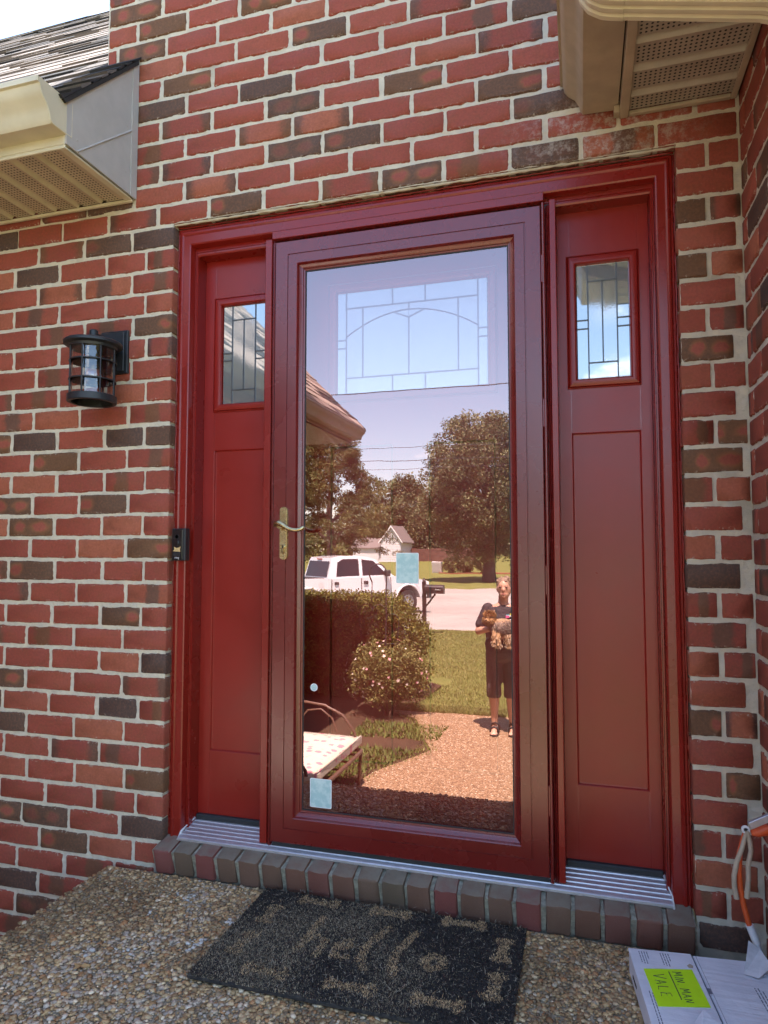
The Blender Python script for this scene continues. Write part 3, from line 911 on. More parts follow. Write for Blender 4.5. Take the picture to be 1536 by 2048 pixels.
for pts in ([(0.050, 0.010, 0.008), (0.0535, 0.03, 0.036), (0.0655, 0.095, 0.058)], [(1.597, 0.010, 0.01), (1.5945, 0.03, 0.036), (1.5825, 0.095, 0.06)], [(0.006, 0.024, 0.004), (0.052, 0.024, 0.004)], [(1.598, 0.024, 0.004), (1.644, 0.024, 0.004)]):
    build('caulk_bead', caulk_line(pts, 0.0034), M['caulk'], th, 3.2)

# ---- sidelights
def came_bars(segs, y0, y1, w, parent, nm='came'):
    for (xa, za, xb, zb) in segs:
        d = Vector((xb - xa, 0, zb - za)); n = Vector((-d.z, 0, d.x)).normalized() * w / 2
        m = MB()
        q = [(xa + n.x, za + n.z), (xb + n.x, zb + n.z), (xb - n.x, zb - n.z), (xa - n.x, za - n.z)]
        m.extrude(q, 'y', y0, y1)
        build(nm, m, M['came'], parent)

def sidelight(x0, x1, label, fx0, fx1, gx0, gx1, px0, px1):
    t = thing('sidelight', ((x0 + x1) / 2, 0.12, 0.06), label, 'sidelight', 'sidelights flanking the storm door')
    yf = 0.112
    m = MB()
    # board with a real opening behind the lite and a sunk lower panel
    m.box(x0, x1, yf, 0.16, 1.890, 2.050); m.box(x0, x1, yf, 0.16, 1.345, 1.495)
    m.box(x0, gx0 - 0.012, yf, 0.16, 1.495, 1.890); m.box(gx1 + 0.012, x1, yf, 0.16, 1.495, 1.890)
    m.box(x0, px0, yf, 0.16, 0.285, 1.345); m.box(px1, x1, yf, 0.16, 0.285, 1.345)
    m.box(x0, x1, yf, 0.16, 0.066, 0.285)
    build('board', m, M['redpanel'], t)
    rect_frame(('panel_bead',) * 4, px0, px1, 0.285, 1.345, [(0, yf - 0.0002), (0.002, yf + 0.0015), (0.004, yf + 0.0065), (0.008, yf + 0.0072)], M['redpanel'], t, 0.9)
    m = MB(); m.box(px0 + 0.006, px1 - 0.006, yf + 0.007, 0.15, 0.289, 1.341); build('panel', m, M['redpanel'], t)
    # scored joints of the stiles and rails
    for zz in (1.345, 0.285):
        pass
    for xx in (px0, px1):
        for za, zb in ((1.350, 1.478), (1.905, 2.018), (0.070, 0.279)):
            m = MB(); m.box(xx - 0.0007, xx + 0.0007, yf - 0.0004, yf, za, zb); build('joint_line', m, M['bead'], t)
    fp = [(0.0, yf), (0.0, yf - 0.004), (0.003, yf - 0.006), (0.0045, yf - 0.003), (0.0065, yf - 0.009), (0.010, yf - 0.0105), (0.024, yf - 0.0095), (0.028, yf - 0.006), (0.0305, yf + 0.004), (0.0305, yf + 0.02)]
    w = t
    rect_frame(('window_frame',) * 4, fx0, fx1, 1.482, 1.901, fp, M['redpanel'], w, 0.5)
    yg = yf + 0.006
    gz0, gz1 = 1.511, 1.872
    W_, H_ = gx1 - gx0, gz1 - gz0
    U = lambda u: gx0 + W_ * u
    Vv = lambda v: gz1 - H_ * v
    a, b, tp, bt = 0.215, 0.775, 0.150, 0.860
    panes = [(0, a, 0, .485, 's'), (0, a, .485, .56, 's'), (0, a, .56, 1, 's'), (b, 1, 0, .485, 's'), (b, 1, .485, .56, 's'), (b, 1, .56, 1, 's'), (a, b, 0, tp, 's'), (a, b, bt, 1, 's'), (a, .495, tp, bt, 'o'), (.495, b, tp, bt, 'o')]
    for (u0, u1, v0, v1, kd) in panes:
        m = MB(); m.box(U(u0) + .0004, U(u1) - .0004, yg, yg + 0.004, Vv(v1) + .0004, Vv(v0) - .0004)
        build('pane', m, M['pane_sm' if kd == 's' else 'pane_ob'], w)
    sg = [(U(a), Vv(0), U(a), Vv(1)), (U(b), Vv(0), U(b), Vv(1)), (U(a), Vv(tp), U(b), Vv(tp)), (U(a), Vv(bt), U(b), Vv(bt)), (U(.495), Vv(tp), U(.495), Vv(bt))]
    for s0, s1 in ((0, a), (b, 1)):
        sg += [(U(s0), Vv(.485), U(s1), Vv(.485)), (U(s0), Vv(.56), U(s1), Vv(.56))]
    came_bars(sg, yg - 0.0022, yg + 0.001, 0.0042, w)
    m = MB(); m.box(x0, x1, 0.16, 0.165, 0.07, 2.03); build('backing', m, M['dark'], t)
    return t
sidelight(0.0655, 0.3480, 'burgundy sidelight panel between doorbell and door handle, small leaded window reflecting shingles', 0.104, 0.335, 0.138, 0.302, 0.108, 0.335)
sidelight(1.3140, 1.5825, 'burgundy sidelight panel beside the storm door hinges, small leaded window reflecting sky', 1.340, 1.554, 1.3715, 1.5235, 1.350, 1.550)

# ---- entry door behind the storm door
ed = thing('front_door', (0.83, 0.16, 0.055), 'burgundy panelled front door with leaded arch window behind the glass', 'door')
yd = 0.150
D0, D1 = 0.386, 1.272
gx0, gx1, gz0, gz1 = 0.566, 1.088, 1.527, 1.886
m = MB()
m.box(D0, D1, yd, 0.168, 1.89, 2.03); m.box(D0, gx0 - .004, yd, 0.168, 1.523, 1.89); m.box(gx1 + .004, D1, yd, 0.168, 1.523, 1.89)
m.box(D0, D1, yd, 0.168, 1.3435, 1.523); m.box(D0, 0.542, yd, 0.168, 0.28, 1.3435); m.box(0.766, 0.890, yd, 0.168, 0.28, 1.3435); m.box(1.112, D1, yd, 0.168, 0.28, 1.3435); m.box(D0, D1, yd, 0.168, 0.06, 0.28)
build('door_leaf', m, M['redpanel'], ed)
for (a, b) in ((0.542, 0.766), (0.890, 1.112)):
    rect_frame(('panel_bead',) * 4, a, b, 0.28, 1.3435, [(0, yd - .0002), (0.0008, yd + .016), (0.0055, yd + .016), (0.0062, yd + .005), (0.012, yd + .0046), (0.013, yd + .017)], M['redpanel'], ed, 0.9)
    m = MB(); m.box(a + .012, b - .012, yd + 0.0060, 0.168, 0.292, 1.332); build('panel', m, M['redpanel'], ed)
rect_frame(('window_frame',) * 4, 0.532, 1.122, 1.495, 1.918, [(0, yd), (0, yd - .004), (.003, yd - .006), (.0045, yd - .003), (.007, yd - .009), (.022, yd - .0105), (.029, yd - .007), (.0335, yd + .003), (.0335, yd + .018)], M['redpanel'], ed, 0.5)
yg = yd + 0.004
W_, H_ = gx1 - gx0, gz1 - gz0
U = lambda u: gx0 + W_ * u
Vv = lambda v: gz1 - H_ * v
a0, a1, tp, bt, i0, i1, ce = 0.06, 0.942, 0.160, 0.847, 0.175, 0.815, 0.49
arch = lambda u: 0.225 + 0.215 * ((u - ce) / (a1 - ce if u > ce else ce - a0)) ** 2
for (u0, u1, v0, v1) in [(0, a0, 0, .47), (0, a0, .47, .55), (0, a0, .55, 1), (a1, 1, 0, .47), (a1, 1, .47, .55), (a1, 1, .55, 1), (a0, .38, 0, tp), (.38, .60, 0, tp), (.60, a1, 0, tp), (a0, .38, bt, 1), (.38, .60, bt, 1), (.60, a1, bt, 1)]:
    m = MB(); m.box(U(u0) + .0004, U(u1) - .0004, yg, yg + .004, Vv(v1) + .0004, Vv(v0) - .0004); build('pane', m, M['pane_sm'], ed)
def strip_pane(u0, u1, top, bot):
    n = 8; us = [u0 + (u1 - u0) * i / n for i in range(n + 1)]
    poly = [(U(u), Vv(top(u)) - .0004) for u in us] + [(U(u), Vv(bot(u)) + .0004) for u in us[::-1]]
    m = MB(); m.extrude(poly[::-1], 'y', yg, yg + .004); build('pane', m, M['pane_ob'], ed)
for (u0, u1) in ((a0, i0), (i0, ce), (ce, i1), (i1, a1)):
    strip_pane(u0 + .001, u1 - .001, lambda u: tp, arch)
    strip_pane(u0 + .001, u1 - .001, arch, lambda u: bt)
sg = [(U(a0), Vv(0), U(a0), Vv(1)), (U(a1), Vv(0), U(a1), Vv(1)), (U(a0), Vv(tp), U(a1), Vv(tp)), (U(a0), Vv(bt), U(a1), Vv(bt)), (U(ce), Vv(tp), U(ce), Vv(arch(ce))), (U(ce), Vv(.30), U(ce), Vv(bt)), (U(i0), Vv(tp), U(i0), Vv(bt)), (U(i1), Vv(tp), U(i1), Vv(bt)), (U(.385), Vv(arch(.385)), U(ce), Vv(.30)), (U(.595), Vv(arch(.595)), U(ce), Vv(.30))]
for uu in (.38, .60): sg += [(U(uu), Vv(0), U(uu), Vv(tp)), (U(uu), Vv(bt), U(uu), Vv(1))]
for s0, s1 in ((0, a0), (a1, 1)): sg += [(U(s0), Vv(.47), U(s1), Vv(.47)), (U(s0), Vv(.55), U(s1), Vv(.55))]
came_bars(sg, yg - .0022, yg + .001, .0046, ed)
n = 16
m = MB(); m.tube([(U(a0 + (a1 - a0) * i / n), yg - .0006, Vv(arch(a0 + (a1 - a0) * i / n))) for i in range(n + 1)], 0.0024, 6); build('came', m, M['came'], ed, 3.2)

# ---- storm door
sd = thing('storm_door', (0.83, 0.04, 0.045), 'full glass burgundy storm door reflecting the front yard', 'door')
X0, X1, Z0, Z1 = 0.3885, 1.2690, 0.0455, 2.0335
SP = [(0.0, 0.048), (0.0, 0.0205), (0.0022, 0.0183), (0.0455, 0.0180), (0.0462, 0.0212), (0.0490, 0.0212), (0.0500, 0.0186), (0.0790, 0.0186), (0.0805, 0.0200), (0.0815, 0.0215), (0.0835, 0.0300), (0.0900, 0.0350), (0.0945, 0.0365), (0.0960, 0.0400), (0.1005, 0.0410), (0.1010, 0.0425), (0.1010, 0.056)]
rect_frame(('stile', 'stile', 'rail', 'rail'), X0, X1, Z0, Z1, SP, M['redalu'], sd, 0.45)
m = MB(); m.box(X0 + 0.096, X1 - 0.096, 0.0450, 0.0490, Z0 + 0.092, Z1 - 0.096, 0.0, mi=1)
for i, f in enumerate(m.f):   # outer face carries the reflecting coat
    ys = [m.v[j][1] for j in f]
    m.m[i] = 0 if max(ys) < 0.0455 else 1
build('glass_pane', m, [M['storm'], M['stormback']], sd)
rect_frame(('gasket',) * 4, X0 + 0.1008, X1 - 0.1008, Z0 + 0.1008, Z1 - 0.1008, [(0, 0.0445), (0, 0.0425), (0.0030, 0.0425), (0.0034, 0.0448)], M['rubber'], sd, 0.5)
# bottom sweep
m = MB(); m.box(X0 + .004, X1 - .002, 0.026, 0.046, 0.031, 0.0452); build('sweep', m, M['rubber'], sd)
# hinges: a full length barrel with knuckles
m = MB(); m.lathe([(0.0052, 0.032), (0.0052, 2.040)], (1.2765, 0.0215, 0), 12); build('hinge_barrel', m, M['redalu'], sd, 0.6)
for zc in (1.836, 1.395, 0.897, 0.262):
    m = MB()
    m.lathe([(0.0053, zc - .045), (0.0064, zc - .0445), (0.0064, zc - .0425), (0.0056, zc - .042), (0.0056, zc + .042), (0.0064, zc + .0425), (0.0064, zc + .0445), (0.0053, zc + .045)], (1.2765, 0.0215, 0), 14)
    m.box(1.2692, 1.2742, 0.0178, 0.026, zc - .042, zc + .042, 0.0006)
    build('hinge', m, M['redalu'], sd, 0.6)
# handle set
hx = 0.4305
hd = MB()
pts = []
for i in range(9): 
    a = math.pi * i / 8; pts.append((hx + 0.0135 * math.cos(a), 1.1185 + 0.010 * math.sin(a)))
for i in range(9):
    a = math.pi + math.pi * i / 8; pts.append((hx + 0.0135 * math.cos(a), 0.9645 + 0.010 * math.sin(a)))
hd.extrude([(p[0], p[1]) for p in pts], 'y', 0.0105, 0.0185)
inner = [((p[0] - hx) * 0.80 + hx, (p[1] - 1.0415) * 0.97 + 1.0415) for p in pts]
hd.extrude(inner, 'y', 0.0088, 0.0106)
esc = build('escutcheon', hd, M['brass'], sd, 0.5)
m = MB(); m.box(hx - .0115, hx + .0115, 0.0084, 0.0090, 1.0995, 1.1007); build('score_line', m, M['brass'], esc)
m = MB(); m.lathe([(0.0085, -.0), (0.0085, -.004), (0.0070, -.0052), (0.0045, -.0052), (0.0045, -.003)], (hx, 0.0088, 0.997), 20, axis='y'); build('keyhole_ring', m, M['brass'], esc, 0.5)
m = MB(); m.box(hx - .0018, hx + .0018, 0.0030, 0.0052, 0.9925, 1.0015); build('key_slot', m, M['dark'], esc)
m = MB(); m.tube([(hx - .0045, 0.0078, 0.990), (hx - .0040, .0078, .978), (hx, .0078, .974), (hx + .004, .0078, .978), (hx + .0045, .0078, .990)], 0.0014, 6); build('keyhole_ring', m, M['brass'], esc, 0.8)
m = MB()
m.lathe([(0.0125, 0.0), (0.0125, -.006), (0.0095, -.010), (0.0088, -.028), (0.0105, -.032)], (hx, 0.0095, 1.0655), 20, axis='y')
lv = [(hx - 0.014, -0.026, 1.0640), (hx - 0.008, -0.030, 1.0715), (hx + 0.004, -0.0315, 1.0735), (hx + 0.018, -0.0315, 1.0665), (hx + 0.032, -0.031, 1.0570), (hx + 0.048, -0.030, 1.0515), (hx + 0.064, -0.0290, 1.0500), (hx + 0.078, -0.0275, 1.0530), (hx + 0.088, -0.0255, 1.0590), (hx + 0.090, -0.024, 1.0605)]
m.tube(lv, [0.006, 0.0092, 0.0092, 0.0078, 0.0068, 0.0064, 0.0064, 0.0070, 0.0066, 0.003], 12)
build('lever', m, M['brass'], sd, 1.2)

# stickers left on the glass
def sticker(x0, x1, z0, z1, label, grp=None):
    m = MB(); r = 0.004
    p = []
    for cx_, cz_, a0_ in ((x1 - r, z1 - r, 0), (x0 + r, z1 - r, 90), (x0 + r, z0 + r, 180), (x1 - r, z0 + r, 270)):
        for i in range(4):
            a = R(a0_ + 30 * i); p.append((cx_ + r * math.cos(a), cz_ + r * math.sin(a)))
    m.extrude(p, 'y', 0.0442, 0.0448)
    q = [((a - (x0 + x1) / 2) * 0.94 + (x0 + x1) / 2, (b - (z0 + z1) / 2) * 0.955 + (z0 + z1) / 2) for a, b in p]
    m.extrude(q, 'y', 0.0440, 0.04425, mi=1)
    o = build('glass_sticker', m, [M['white'], M['sticker']], None)
    return tag(o, label, 'sticker', grp)
k = NT('sticker_film'); nz = k.noise(k.pos(), 55.0, 4.0, 0.6)
k.bsdf(Base_Color=k.mix(k.ramp(nz, 0.4, 0.65), (0.40, 0.60, 0.60), (0.56, 0.72, 0.70)), Roughness=0.18)
M['sticker'] = k.m
sticker(0.806, 0.880, 0.880, 0.977, 'pale rectangular film sticker in the middle of the storm door glass')
sticker(0.517, 0.591, 0.159, 0.250, 'pale rectangular film sticker in the lower corner of the storm door glass')
m = MB(); m.lathe([(0.0125, 0.0), (0.0125, -0.0006)], (0.5285, 0.0448, 0.5395), 24, axis='y')
m.lathe([(0.0095, -0.0006), (0.0095, -0.0009)], (0.5285, 0.0448, 0.5395), 24, axis='y', mi=1)
o = build('round_sticker', m, [M['white'], M['sticker']]); tag(o, 'small round sticker on the storm door glass', 'sticker')
# ------------------------------------------------------------------ eaves, gutters, soffits
def sweep(pts, nrm, sec, cap=True):
    """sweep section [(a,b)] along pts lying in a plane with unit normal nrm; a along nrm, b in plane"""
    pts = [Vector(p) for p in pts]; nrm = Vector(nrm); V = []; F = []; n = len(sec)
    for i, p in enumerate(pts):
        if i == 0: t = pts[1] - p
        elif i == len(pts) - 1: t = p - pts[i - 1]
        else: t = (pts[i + 1] - p).normalized() + (p - pts[i - 1]).normalized()
        t.normalize(); b = t.cross(nrm).normalized()
        for (a_, b_) in sec: V.append(tuple(p + nrm * a_ + b * b_))
    for i in range(len(pts) - 1):
        for k_ in range(n):
            k2 = (k_ + 1) % n; F.append((i * n + k_, i * n + k2, (i + 1) * n + k2, (i + 1) * n + k_))
    if cap: F += [tuple(range(n - 1, -1, -1)), tuple((len(pts) - 1) * n + q for q in range(n))]
    m = MB(); m.add(V, F); return m

def shell(poly, t):
    """open profile given a thickness, as a closed polygon"""
    out = []
    n = len(poly)
    for i, p in enumerate(poly):
        a = Vector(poly[max(i - 1, 0)]); b = Vector(poly[min(i + 1, n - 1)])
        d = (b - a).normalized(); out.append((p[0] - d.y * t, p[1] + d.x * t))
    return list(poly) + out[::-1]

SH_PAL = [(0.030, 0.029, 0.031), (0.04, 0.037, 0.037), (0.19, 0.155, 0.135), (0.25, 0.205, 0.175), (0.29, 0.235, 0.20), (0.09, 0.077, 0.07), (0.15, 0.125, 0.11)]
def shingles(x0, x1, org, up, nrm, along, length, course=0.145, seed=1, dark=0.0):
    """courses of laminated tabs on a roof plane: org at the eave, up the slope"""
    rr = random.Random(seed); org = Vector(org); up = Vector(up).normalized(); nrm = Vector(nrm).normalized(); al = Vector(along)
    m = MB(); ncr = int(length / course)
    for c in range(ncr):
        s0 = c * course; x = x0 + rr.uniform(-0.2, 0)
        patch = rr.random()
        while x < x1:
            w = rr.uniform(0.12, 0.42); xa, xb = max(x, x0), min(x + w, x1)
            if xb > xa + 0.005:
                q = mnoise.noise(Vector((x * 0.9, c * 0.35, seed)))
                bright = rr.random() < 0.58 + q * 1.1 - dark
                col = rr.choice(SH_PAL[2:5]) if bright else rr.choice(SH_PAL[:2] + SH_PAL[5:])
                lift = 0.008 if rr.random() < 0.5 else 0.013
                V = []
                for (uu, hh) in ((s0 - 0.005, 0.0), (s0 + course * 1.15, 0.0), (s0 + course * 1.15, 0.004), (s0 - 0.005 + rr.uniform(-.004, .004), lift)):
                    for xx in (xa + .001, xb - .001): V.append(tuple(org + al * xx + up * uu + nrm * hh))
                m.add(V, [(0, 1, 7, 6), (6, 7, 5, 4), (4, 5, 3, 2), (0, 6, 4, 2), (1, 3, 5, 7), (0, 2, 3, 1)], col)
            x += w
    return m

# --- left eave, above the wall lamp
ROOF = thing('roof_eave', (-0.8, -0.2, 2.25), 'low shingled eave with cream gutter and vented soffit above the wall lamp', 'roof eave')
SL = 1.08
upv = Vector((0, 1, SL)).normalized(); nv = Vector((0, -SL, 1)).normalized()
E0 = Vector((0, -0.372, 2.392))
m = shingles(-5.2, -0.300, E0, upv, nv, (1, 0, 0), 5.15, seed=3)
build('shingles', m, M['shingle'], ROOF, kind='stuff')
m = shingles(-0.298, -0.150, E0, upv, nv, (1, 0, 0), 0.54, course=0.060, seed=8, dark=0.75)
build('shingles', m, M['shingle'], ROOF, kind='stuff')
m = MB()
b0 = E0 - nv * 0.002; b1 = E0 + upv * 5.1 - nv * 0.002
m.add([tuple(p) for p in (b0 + Vector((-5.2, 0, 0)), b0 + Vector((-0.31, 0, 0)), b1 + Vector((-0.31, 0, 0)), b1 + Vector((-5.2, 0, 0)))] + [tuple(p - nv * 0.02) for p in (b0 + Vector((-5.2, 0, 0)), b0 + Vector((-0.31, 0, 0)), b1 + Vector((-0.31, 0, 0)), b1 + Vector((-5.2, 0, 0)))], [(0, 1, 2, 3), (7, 6, 5, 4), (0, 4, 5, 1), (1, 5, 6, 2), (2, 6, 7, 3), (3, 7, 4, 0)])
q1 = E0 + upv * 0.50
m.extrude([(-0.372, 2.390), (-0.012, 2.390 + 0.36 * SL), (-0.012, 2.372 + 0.36 * SL), (-0.360, 2.384)], 'x', -0.31, -0.152)
build('roof_deck', m, M['dark'], ROOF)
# grey closing panel at the end of the eave
px = -0.160
m = MB(); m.extrude([(-0.004, 2.258), (-0.004, 2.772), (-0.348, 2.402), (-0.346, 2.262)], 'x', px - 0.006, px)
build('end_panel', m, M['alu_grey'], ROOF)
m = MB(); m.extrude([(-0.036, 2.256), (-0.0035, 2.256), (-0.0035, 2.786), (-0.036, 2.752)], 'x', px + 0.0002, px + 0.0032)
build('corner_trim', m, M['alu_grey'], ROOF)
m = MB(); m.tube([(px + .0012, -0.300, 2.262), (px + .0012, -0.170, 2.378), (px + .0012, -0.036, 2.497)], 0.0028, 6)
build('panel_seam', m, M['alu_grey'], ROOF, 0.8)
for (yy, zz) in ((-0.062, 2.70), (-0.060, 2.50), (-0.062, 2.33), (-0.30, 2.30)):
    m = MB(); m.lathe([(0.0026, 0.0), (0.0026, 0.0016), (0.001, 0.0022)], (px, yy, zz), 8, axis='x')
    build('nail_head', m, M['alu_grey'], ROOF, 0.6)
# gutter: K-style trough
gp = [(-0.324, 2.404), (-0.324, 2.294), (-0.406, 2.292), (-0.412, 2.300), (-0.417, 2.318), (-0.428, 2.338), (-0.444, 2.352), (-0.454, 2.366), (-0.458, 2.384), (-0.466, 2.386), (-0.466, 2.400), (-0.452, 2.402)]
m = MB(); m.extrude(shell(gp, 0.0026), 'x', -5.2, px - 0.004)
gutl = build('gutter', m, M['alu_cream'], ROOF, 0.5)
m = MB(); m.extrude(gp, 'x', px - 0.0045, px - 0.0005); build('gutter_end_cap', m, M['alu_cream'], gutl)
m = MB(); m.tube([(px - .002, a, b) for a, b in gp[1:-1]], 0.0030, 6); m.tube([(px - .002, a, b) for a, b in gp[:2]], 0.0026, 6); build('gutter_sealant', m, M['alu_cream'], gutl, 1.0)
m = MB(); m.box(-5.2, px - 0.007, -0.346, -0.322, 2.262, 2.2925, 0.002); build('fascia', m, M['alu_cream'], ROOF, 0.5)
# soffit with V-ribs running to the wall
pr = []
x = px - 0.010 - 0.0
xx = -5.2
prof = []
N_ = int((px - 0.04 + 5.2) / 0.102)
for i in range(N_ + 1):
    xb = -0.205 - 0.102 * i
    if xb < -1.45: break
    prof += [(xb + 0.0345, 2.258), (xb + 0.031, 2.2655), (xb + 0.020, 2.2655), (xb + 0.010, 2.2535), (xb + 0.002, 2.258)]
prof = [(px - 0.020, 2.258)] + prof + [(-1.45, 2.258)]
m = MB(); m.extrude(prof + [(-1.45, 2.275), (px - 0.020, 2.275)], 'y', -0.336, -0.018)
build('soffit', m, M['sof_l'], ROOF, 0.6)
m = MB(); m.box(px - 0.032, px - 0.0065, -0.336, -0.010, 2.2505, 2.257, 0.0015); m.box(-1.45, px - 0.0065, -0.0175, -0.0060, 2.246, 2.257, 0.0015); m.box(-1.45, px - 0.0065, -0.345, -0.337, 2.250, 2.2615, 0.0015)
build('soffit_trim', m, M['alu_cream'], ROOF, 0.5)

# --- right eave of the projecting wing
RE = thing('roof_eave', (1.6, -0.5, 2.24), 'tan boxed eave with gutter and vented soffit in the corner above the sidelight', 'roof eave')
ye = -1.36
gp2 = [(1.4965, 2.402), (1.4965, 2.275), (1.398, 2.279), (1.391, 2.288), (1.388, 2.304), (1.376, 2.326), (1.356, 2.342), (1.346, 2.356), (1.342, 2.376), (1.3345, 2.378), (1.3345, 2.396), (1.352, 2.398)]
m = MB(); m.extrude(shell(gp2, -0.0026), 'y', ye, -0.010)
gut2 = build('gutter', m, M['alu_tan'], RE, 0.5)
m = MB(); m.extrude(gp2, 'y', -0.0098, -0.0060); build('gutter_end_cap', m, M['alu_tan'], gut2)
m = MB(); m.extrude(gp2, 'y', ye - 0.004, ye - 0.0004); build('gutter_end_cap', m, M['alu_tan'], gut2)
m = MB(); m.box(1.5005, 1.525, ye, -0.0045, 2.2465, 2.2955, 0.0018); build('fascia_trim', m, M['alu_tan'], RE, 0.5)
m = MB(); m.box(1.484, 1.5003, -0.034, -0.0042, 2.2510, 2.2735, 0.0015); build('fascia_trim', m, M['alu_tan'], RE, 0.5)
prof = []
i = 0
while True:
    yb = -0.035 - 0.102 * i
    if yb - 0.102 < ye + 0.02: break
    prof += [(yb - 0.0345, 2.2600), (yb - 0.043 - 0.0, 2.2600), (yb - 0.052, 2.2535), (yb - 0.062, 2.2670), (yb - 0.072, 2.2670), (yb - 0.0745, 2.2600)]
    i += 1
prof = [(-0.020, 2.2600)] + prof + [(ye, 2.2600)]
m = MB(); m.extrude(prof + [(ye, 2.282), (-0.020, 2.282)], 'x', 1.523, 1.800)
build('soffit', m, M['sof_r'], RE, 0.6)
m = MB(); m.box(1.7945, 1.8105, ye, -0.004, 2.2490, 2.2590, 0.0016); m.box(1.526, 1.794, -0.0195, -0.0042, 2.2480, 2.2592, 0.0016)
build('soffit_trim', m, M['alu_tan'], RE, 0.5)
m = MB(); m.box(1.500, 4.7, ye, ye + 0.02, 2.26, 2.40); build('fascia', m, M['alu_tan'], RE)
m = shingles(ye - 0.03, -0.004, (1.36, 0, 2.404), (1, 0, 0.7), (-0.7, 0, 1), (0, 1, 0), 3.6, seed=21)
build('shingles', m, M['shingle'], RE, kind='stuff')
m = MB(); m.extrude([(1.38, 2.398), (4.7, 2.398 + 0.7 * 3.32), (4.7, 2.30), (1.52, 2.30)], 'y', ye, -0.008); build('roof_deck', m, M['dark'], RE)

# --- downspout crossing under the soffit
DS = thing('downspout', (1.78, -0.61, PZ), 'ribbed cream downspout crossing under the soffit to the side wall', 'downspout')
a, b = 0.040, 0.029
sec = [(-a, -b + .006), (-a + .006, -b), (a - .006, -b), (a, -b + .006), (a, b - .004), (a - .006, b), (0.024, b), (0.021, b - .005), (0.015, b - .005), (0.012, b), (0.003, b), (0.0, b - .005), (-0.006, b - .005), (-0.009, b), (-0.018, b), (-0.021, b - .005), (-0.027, b - .005), (-0.030, b), (-a + .006, b), (-a, b - .004)]
sec = [(p, -q) for p, q in sec]
yq = -0.613
path = [(1.412, yq, 2.279), (1.412, yq, 2.185), (1.416, yq, 2.166), (1.426, yq, 2.150), (1.442, yq, 2.139), (1.460, yq, 2.133), (1.482, yq, 2.127), (1.748, yq, 2.060)]
m = sweep(path[:7], (0, 1, 0), [(p * 1.03, q * 1.03) for p, q in sec]); build('elbow', m, M['alu_cream'], DS, 0.5)
m = sweep([path[6], path[7]], (0, 1, 0), sec); build('pipe', m, M['alu_cream'], DS, 0.5)
m = sweep([(1.744, yq, 2.061), (1.760, yq, 2.054), (1.772, yq, 2.042), (1.779, yq, 2.026), (1.782, yq, 2.005), (1.782, yq, 1.98)], (0, 1, 0), [(p * 1.03, q * 1.03) for p, q in sec]); build('elbow', m, M['alu_cream'], DS, 0.5)
m = sweep([(1.782, yq, 1.99), (1.782, yq, PZ + 0.03)], (0, 1, 0), sec); build('pipe', m, M['alu_cream'], DS, 0.5)

# ------------------------------------------------------------------ wall lamp
WL = thing('wall_lamp', (-0.231, 0.0, 1.49), 'black cage wall lantern with clear glass cylinder on brick', 'lamp')
lx, ly = -0.232, -0.116
m = MB(); m.box(lx - .057, lx + .057, -0.011, 0.003, 1.617, 1.775, 0.002); m.box(lx - .052, lx + .047, -0.019, -0.0105, 1.624, 1.768, 0.002)
build('back_plate', m, M['black'], WL, 0.5)
m = MB(); m.box(lx - .0085, lx + .0085, ly, -0.018, 1.7175, 1.7355, 0.0015); m.lathe([(0.0145, 1.695), (0.0145, 1.742), (0.012, 1.745)], (lx, ly, 0), 20)
build('arm', m, M['black'], WL, 0.5)
m = MB(); m.lathe([(0.0, 1.712), (0.03, 1.711), (0.066, 1.7055), (0.091, 1.7010), (0.0955, 1.697), (0.0955, 1.689), (0.091, 1.687), (0.080, 1.684), (0.078, 1.676), (0.072, 1.676), (0.0, 1.676)], (lx, ly, 0), 48)
build('cap', m, M['black'], WL, 0.5)
rg = 0.0745
m = MB(); m.lathe([(0.067, 1.515), (0.078, 1.515), (0.080, 1.513), (0.080, 1.492), (0.078, 1.490), (0.067, 1.490), (0.067, 1.515)], (lx, ly, 0), 48); build('bottom_ring', m, M['black'], WL, 0.5)
for zc in (1.631, 1.566):
    m = MB(); m.lathe([(rg - .0020, zc - .0021), (rg + .0020, zc - .0021), (rg + .0020, zc + .0021), (rg - .0020, zc + .0021), (rg - .0020, zc - .0021)], (lx, ly, 0), 48); build('cage_ring', m, M['black'], WL, 0.5)
for i in range(8):
    an = 2 * math.pi * (i + 0.30) / 8; cx, cy_ = lx + rg * math.cos(an), ly + rg * math.sin(an)
    m = MB(); m.tube([(cx, cy_, 1.505), (cx, cy_, 1.682)], 0.0027, 8); build('cage_bar', m, M['black'], WL, 1.0)
m = MB(); m.lathe([(0.0665, 1.492), (0.0665, 1.678)], (lx, ly, 0), 48); m.f = [f for f in m.f if len(f) == 4]; m.c = m.c[:len(m.f)]; m.m = m.m[:len(m.f)]
build('glass_cylinder', m, M['clear'], WL, 3.2)
m = MB(); m.lathe([(0.0, 1.678), (0.017, 1.676), (0.017, 1.640), (0.014, 1.636)], (lx, ly, 0), 20); build('socket', m, M['black'], WL, 0.6)
m = MB(); m.lathe([(0.013, 1.638), (0.015, 1.625), (0.026, 1.603), (0.030, 1.584), (0.027, 1.566), (0.016, 1.556), (0.0, 1.553)], (lx, ly, 0), 24); build('bulb', m, M['clear'], WL, 3.2)

